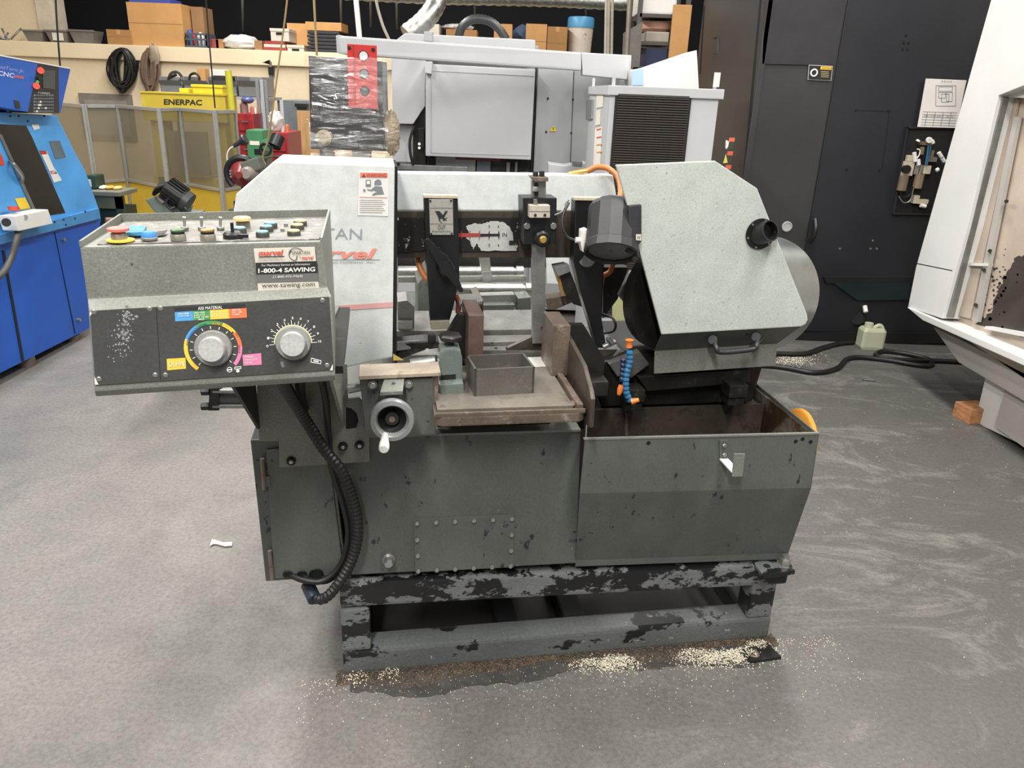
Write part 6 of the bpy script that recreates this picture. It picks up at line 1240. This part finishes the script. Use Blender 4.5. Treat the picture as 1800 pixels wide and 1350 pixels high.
for k in range(6):
    h_ = (q[3]-ZL)/6; tag(mb().wbox(q[0]+.006*(k % 2), q[1]-.004*(k % 3), VSH, VSH+.36, ZL+h_*k, ZL+h_*(k+1)-.006).build('black_tray', PLASTIC, None, .006), 'black plastic tray in the ledge stack, %s from the bottom' % ('first', 'second', 'third', 'fourth', 'fifth', 'sixth')[k], 'tray', 'stack of black trays')
q2 = wrect(537, 39, 600, 53, VSH); tag(mb().wbox(q2[0], q2[1], VSH, VSH+.36, q[3], q2[3]).build('flat_carton', KRAFT2, None, .004), 'flat cardboard box lying on the black tray stack', 'box')
# right half of the ledge
for (x0_, y0_, x1_, m_, lab, lid) in ((743, 42, 772, flat('white_card', 'cbc4b6'), 'white carton behind the grey machine top', False), (784, 52, 838, KRAFT, 'low tan carton behind the black hose arch', True), (868, 42, 900, KRAFT2, 'cardboard box left of the blue bag', True), (924, 42, 961, KRAFT2, 'cardboard box with open flap right of the blue bag', True), (962, 47, 997, KRAFT, 'cardboard box left of the blue lidded bucket', True)):
    carton(x0_, y0_, x1_, 92, VSH, .32, ZL, m_, lab, lid)
tag(mb().ball((wy(920, 45, VSH+.25).x, VSH+.45, ZL+.2), .15, .12, .21, jit=.06).build('blue_sack', mat('blue_fabric', '33455c', .7, var=.12)), 'dark blue fabric sack between the cardboard boxes', 'sack')
tag(mb().ball((wy(803, 46, VSH+.1).x, VSH+.2, wy(811, 52, VSH).z+.035), .17, .1, .035, jit=.15).build('wrapping_film', mat('pale_wrap', 'b9b4b4', .3)), 'crumpled pale wrapping on the low tan carton', 'wrapping')
bk_ = thing('plastic_bucket', 'white plastic bucket with blue lid on the ledge', 'bucket', (wy(1020, 85, VSH+.15).x, VSH+.2, ZL)); p = Vector((wy(1020, 60, VSH+.2).x, VSH+.2, ZL)); hb = wy(1020, 32, VSH+.2).z-ZL
mb().lathe(p, UP, [(.125, 0), (.145, hb*.8)], 28).build('bucket_body', mat('printed_bucket', 'cfc3b6', .5, var=.03, chip=('a05a5a', 9, .64, .03)), bk_); mb().lathe(p+UP*hb*.78, UP, [(.152, 0), (.152, hb*.2), (.14, hb*.24)], 28).build('bucket_lid', flat('bucket_blue', '4a8fb5', .4), bk_); mb().lathe(p, UP, [(.13, 0), (.135, hb*.15)], 28).build('bucket_base', BOLTD, bk_)
# black corrugated hose arch behind the machine
tag(mb().tube(resample(spline([wy(806, 66, 6.6), wy(812, 48, 6.6), wy(826, 36, 6.6), wy(842, 33, 6.6), wy(862, 38, 6.6), wy(878, 52, 6.6), wy(890, 70, 6.6)], 12), .012), .036, 12, rib=.9).build('corrugated_hose', mat('black_flex_hose', '2b2d2e', .35)), 'arched black corrugated hose rising behind the grey machine', 'hose')
# flexible silver duct
FOIL = mat('crinkled_foil', 'a9a9a4', .25, metal=.9, var=.25, vs=30, fine=.1, bump=.2)
tag(mb().tube(resample(spline([wy(715, 62, 6.8), wy(738, 44, 6.85), wy(756, 24, 6.9), wy(768, 0, 7.0), (wy(772, -30, 7.1))], 14), .03), .085, 16, rib=.93).build('foil_duct', FOIL), 'crinkled silver flexible duct rising behind the grey machine', 'duct')
tag(mb().tube(resample(spline([wy(600, -14, 8.4), wy(760, -6, 8.4), wy(950, -2, 8.4), wy(1110, 6, 8.4)], 14), .05), .075, 12, rib=.88).build('foil_duct', FOIL), 'silver foil wrapped pipe along the ceiling', 'duct')
# shelving unit on the loft
VSU = 7.6
SU = thing('shelving_unit', 'dark metal shelving unit with boxes beside the black machine', 'shelving', (wy(1140, 110, VSU).x, VSU+.2, 0))
xq0, xq1 = wy(1122, 60, VSU).x, wy(1205, 60, VSU).x; SHM = mat('dark_shelf_steel', '4a4743', .5)
for x in (xq0, xq1):
    for v in (VSU, VSU+.5): mb().wbox(x-.02, x+.02, v, v+.04, 0, 3.1).build('shelf_post', SHM, SU)
shz = [wy(1150, y, VSU).z for y in (24, 73, 117)]
for z in shz: mb().wbox(xq0, xq1, VSU, VSU+.52, z-.03, z).build('shelf_board', SHM, SU)
mb().prism([wy(a, b, VSU-.05) for a, b in ((1096, 58), (1130, 38), (1124, 118), (1094, 118))], WY*.03).build('grey_side_door', mat('warm_grey_door', '6b665f', .5), SU)
q = wrect(1122, 2, 1190, 23, VSU); tag(mb().wbox(q[0], q[1], VSU+.03, VSU+.4, shz[0], q[3]+.1).build('white_tote', WHITE, None, .015), 'white plastic tote on the top shelf of the dark shelving', 'tote')
p = wy(1156, 48, VSU+.2); tag(mb().lathe((p.x, VSU+.25, shz[1]+.085), UP, [(.1, 0), (.15, .03), (.16, .09), (.15, .09), (.09, .02), (.001, .02)], 24, cap=False).build('pink_bowl', flat('salmon_bowl', 'c79a86', .4)), 'salmon pink bowl on the middle shelf of the dark shelving', 'bowl')
q = wrect(1136, 57, 1177, 72, VSU); tag(mb().wbox(q[0], q[1], VSU+.02, VSU+.4, shz[1], shz[1]+.084).build('grey_box', mat('beige_grey_box', '9c9488', .5), None, .01), 'beige grey flat box under the salmon bowl', 'box')
q = wrect(1136, 84, 1176, 116, VSU); tag(mb().wbox(q[0], q[1], VSU+.03, VSU+.4, shz[2], q[3]).build('navy_bin', flat('navy', '232b4a'), None, .01), 'navy blue bin on the lowest visible shelf', 'bin')
q = wrect(1180, 8, 1212, 104, VSU-.1); tag(mb().wbox(q[0], q[1], VSU-.1, VSU-.06, 0, q[3]).build('cardboard_sheet', KRAFT2, None, .003), 'tall cardboard sheet leaning between shelving and black machine', 'cardboard')
# pipes and cords
def rod(name, a_, b_, r_, m_, lab, cat, v): tag(mb().cyl(wy(*a_, v), wy(*b_, v), r_, n=10).build(name, m_), lab, cat)
rod('conduit_pipe', (1108, -20), (1102, 96), .022, mat('galv_conduit', '8c857a', .4, metal=.5), 'grey conduit pipe left of the dark shelving', 'pipe', 7.3)
for k, x in enumerate((1064, 1069, 1075)): rod('cable_drop', (x+2, -20), (x, 95), .012, mat('pale_cable', '9a9386', .5), '%s of three pale cables dropping behind the bucket' % ('leftmost', 'middle', 'rightmost')[k], 'cable', 7.0+.05*k)
rod('white_post', (624, -20), (632, 66), .020, WHITE, 'thin white post rising behind the grey arm', 'post', 6.5)
tag(mb().tube(spline([wy(507, -20, 5.9), wy(500, 40, 5.9), wy(489, 120, 5.9), wy(476, 215, 5.9), wy(470, 250, 5.9), wy(462, 275, 5.9), wy(467, 290, 5.9)], 8), .007, 6).build('pull_cord', mat('tan_cord', '8a7650', .6)), 'long tan pull cord hanging in front of the red chests', 'cord')
tag(mb().tube(spline([wy(551, -20, 6.4), wy(554, 40, 6.4), wy(557, 98, 6.4)], 8), .010, 6).build('pull_cord', mat('tan_cord', '8a7650')), 'short tan cord hanging above the wrapped console', 'cord')
tag(mb().tube(spline([wy(361, -20, 6.3), wy(365, 40, 6.3), wy(371, 110, 6.3), wy(378, 190, 6.3)], 8), .006, 6).build('thin_wire', BOLTD), 'thin dark wire hanging down to the folding screen', 'wire')
tag(mb().tube(spline([wy(97, -20, 6.3), wy(100, 40, 6.3), wy(106, 121, 6.3)], 8), .007, 6).build('thin_wire', BOLTD), 'thin dark wire hanging down to the blue console', 'wire')
tag(mb().tube(spline([wy(659, -20, 6.6), wy(663, 10, 6.6), wy(673, 45, 6.6), wy(684, 70, 6.6)], 8), .012, 6).build('hanging_cable', mat('pale_cable', '9a9386')), 'pale cable falling onto the grey pendant arm', 'cable')
for k, (x, y0_, y1_) in enumerate(((427, 12, 55), (600, 20, 55), (652, 10, 48), (698, 15, 52), (835, -5, 28), (1030, -10, 30))):
    tag(mb().cyl(wy(x, y1_, 10.6), wy(x-2, -60, 10.6), .018, n=8).build('hanging_rod', mat('dim_rod', '55524e', .5)), 'dim hanger rod in the dark loft, %s from the left' % ('first', 'second', 'third', 'fourth', 'fifth', 'sixth')[k], 'rod', 'hanger rods in the loft')

# ================================================================== on the floor
JM = glassy('cloudy_jug_plastic', 'cfd2b6', .72, .35)
p = az(1527, 612, 0)
JG = thing('plastic_jug', 'cloudy yellowish plastic jug on the floor before the black machine', 'jug', (p.x, p.y, 0))
w_ = m_px(p, 20); hj = m_px(p, 46)
mb().loft([[Vector((p.x+dx*w_*k, p.y+dy*w_*.7*k, z)) for dx, dy in ((-1, -.8), (-.8, -1), (.8, -1), (1, -.8), (1, .8), (.8, 1), (-.8, 1), (-1, .8))] for k, z in ((.92, 0), (1, .02), (1, hj*.72), (.86, hj*.82))]).build('jug_body', JM, JG, .004)
mb().lathe((p.x-w_*.4, p.y, hj*.80), UP, [(w_*.38, 0), (w_*.36, hj*.12), (w_*.36, hj*.2)], 18).build('jug_neck', JM, JG); mb().tube(spline([(p.x, p.y, hj*.80), (p.x+w_*.5, p.y, hj*.92), (p.x+w_*.85, p.y, hj*.8), (p.x+w_*.8, p.y, hj*.6)], 6), w_*.16, 8).build('jug_grip', JM, JG)
def ground(pts, r_): return [az(x, y, r_) for x, y in pts]
tag(mb().tube(spline(ground([(1300, 640), (1370, 645), (1430, 655), (1470, 648), (1488, 632), (1510, 628), (1560, 633), (1600, 640), (1630, 643), (1638, 636), (1620, 628), (1575, 619), (1548, 618), (1540, 625), (1570, 632), (1640, 634), (1700, 637)], .016), 10), .016, 10).build('rubber_hose', RUBBER), 'looped black rubber hose on the floor beside the jug', 'hose')
tag(mb().tube(spline(ground([(1290, 622), (1365, 622), (1415, 622), (1445, 612), (1475, 604), (1500, 602)], .016), 10), .018, 10).build('rubber_hose', RUBBER), 'short black hose leading under the black machine', 'hose')
tag(mb().tube(spline(ground([(1516, 667), (1526, 669), (1540, 671)], .003), 6), .003, 6).build('wire_scrap', BOLTD), 'short black wire scrap on the open floor', 'wire')
# paper shred
pts = ground([(369, 961), (373, 949), (380, 951), (392, 955), (408, 954), (408, 960), (396, 961), (381, 957), (375, 957)], .004)
o = mb(); o.prism(pts, UP*.004); tag(o.build('paper_scrap', flat('torn_paper', 'dedbd6')), 'torn white paper scrap on the floor left of the saw', 'paper')
# amber disc on the outer side of the tray
xw = loc(br_).x+.03; pk = sx(1409, 722, xw)
mb().lathe(pk-UP*.09, SX, [(.001, 0), (.085, 0), (.09, .004), (.09, .016), (.085, .02), (.001, .02)], 40, cap=False).build('amber_disc', mat('amber_plastic', 'c98a34', .4), SAW)
# oil stain on the concrete before the stand
random.seed(8)
st_ = [S(x, YS-.05-(.040+.020*math.sin(7*x+.5)+.012*math.sin(19*x)+random.uniform(-.006, .006)), .0006) for x in [xl+.02+i*(xr-xl)*.92/60 for i in range(61)]]
st2 = [S(x, YS+.02, .0006) for x in (xr-.05, xl+.02)]
tag(mb().prism(st_+st2, UP*.0008).build('oil_stain', mat('oily_wet_concrete', '42403e', .38, var=.25, vs=14, fine=.12)), 'dark oil stain on the concrete along the front of the stand', 'stain')
# absorbent granules along the stand
random.seed(33)
def granules(n, gen, s0, s1, m_, name, lab, cat):
    o = mb()
    for _ in range(n):
        x, y, z = gen(); s_ = random.uniform(s0, s1); a = random.random()*6.28
        c = S(x, y, z+s_*.35); v1 = Vector((math.cos(a), math.sin(a), random.uniform(-.3, .3)))*s_; v2 = Vector((-math.sin(a), math.cos(a), random.uniform(-.3, .3)))*s_*random.uniform(.5, .9); v3 = UP*s_*random.uniform(.5, .9)
        o.add([c+v1, c-v1, c+v2, c-v2, c+v3, c-v3], [(0, 2, 4), (2, 1, 4), (1, 3, 4), (3, 0, 4), (2, 0, 5), (1, 2, 5), (3, 1, 5), (0, 3, 5)])
    o = o.build(name, m_); o['kind'] = 'stuff'; return tag(o, lab, cat)
import random as rnd
def edge(x): return .060+.020*math.sin(9*x+1)+.012*math.sin(23*x)
def gbrown():
    x = random.uniform(xl-.02, xr+.02); d_ = edge(x)*random.random()**.8; return x, YS-d_+.012, max(0, .010*(1-d_/.07)*random.random())
granules(8500, gbrown, .0015, .0035, mat('soaked_brown_granules', '57493a', .8, var=.45, vs=60), 'absorbent_granules', 'oil soaked brown absorbent granules along the front of the stand', 'granules')
heaps = [(.68, .055, .05, .032, 900), (.60, .050, .05, .02, 300), (.93, .055, .05, .03, 500), (1.02, .075, .06, .028, 900), (1.10, .070, .05, .028, 900), (1.15, .04, .035, .03, 500), (.0, .02, .03, .03, 90), (-.1, .02, .03, .03, 120)]
hp = [h for h in heaps for _ in range(h[4])]
def gwhite():
    h = random.choice(hp); x = random.gauss(h[0], h[2]*.75); d_ = abs(random.gauss(h[1], h[3]*.6)); r_ = ((x-h[0])/h[2])**2+((d_-h[1])/h[3])**2
    return x, YS-d_, max(0, .016*(1-r_*.5)*random.random())
WGN = mat('clean_white_granules', 'd8d1bd', .8, var=.15, vs=80)
granules(4200, gwhite, .0014, .0032, WGN, 'absorbent_granules', 'clean pale absorbent granules in small heaps before the stand', 'granules')
def gscat():
    x = random.uniform(xl-.12, xr+.22); d_ = random.expovariate(1/.075); return x, YS-d_-.01, 0
granules(1500, gscat, .001, .0026, WGN, 'absorbent_granules', 'pale granules scattered thinly on the floor before the stand', 'granules')
def gback(): p = az(random.gauss(1392, 22), random.gauss(633, 5), 0); q = loc(p); return q.x, q.y, 0
granules(600, gback, .002, .005, WGN, 'absorbent_granules', 'pale granules on the floor under the right wheel drum', 'granules')
def gopen():
    x = random.uniform(1.3, 3.2); y = random.uniform(.7, 4.0); return x, y, 0
granules(260, gopen, .001, .003, WGN, 'absorbent_granules', 'single pale specks across the open floor right of the saw', 'granules')
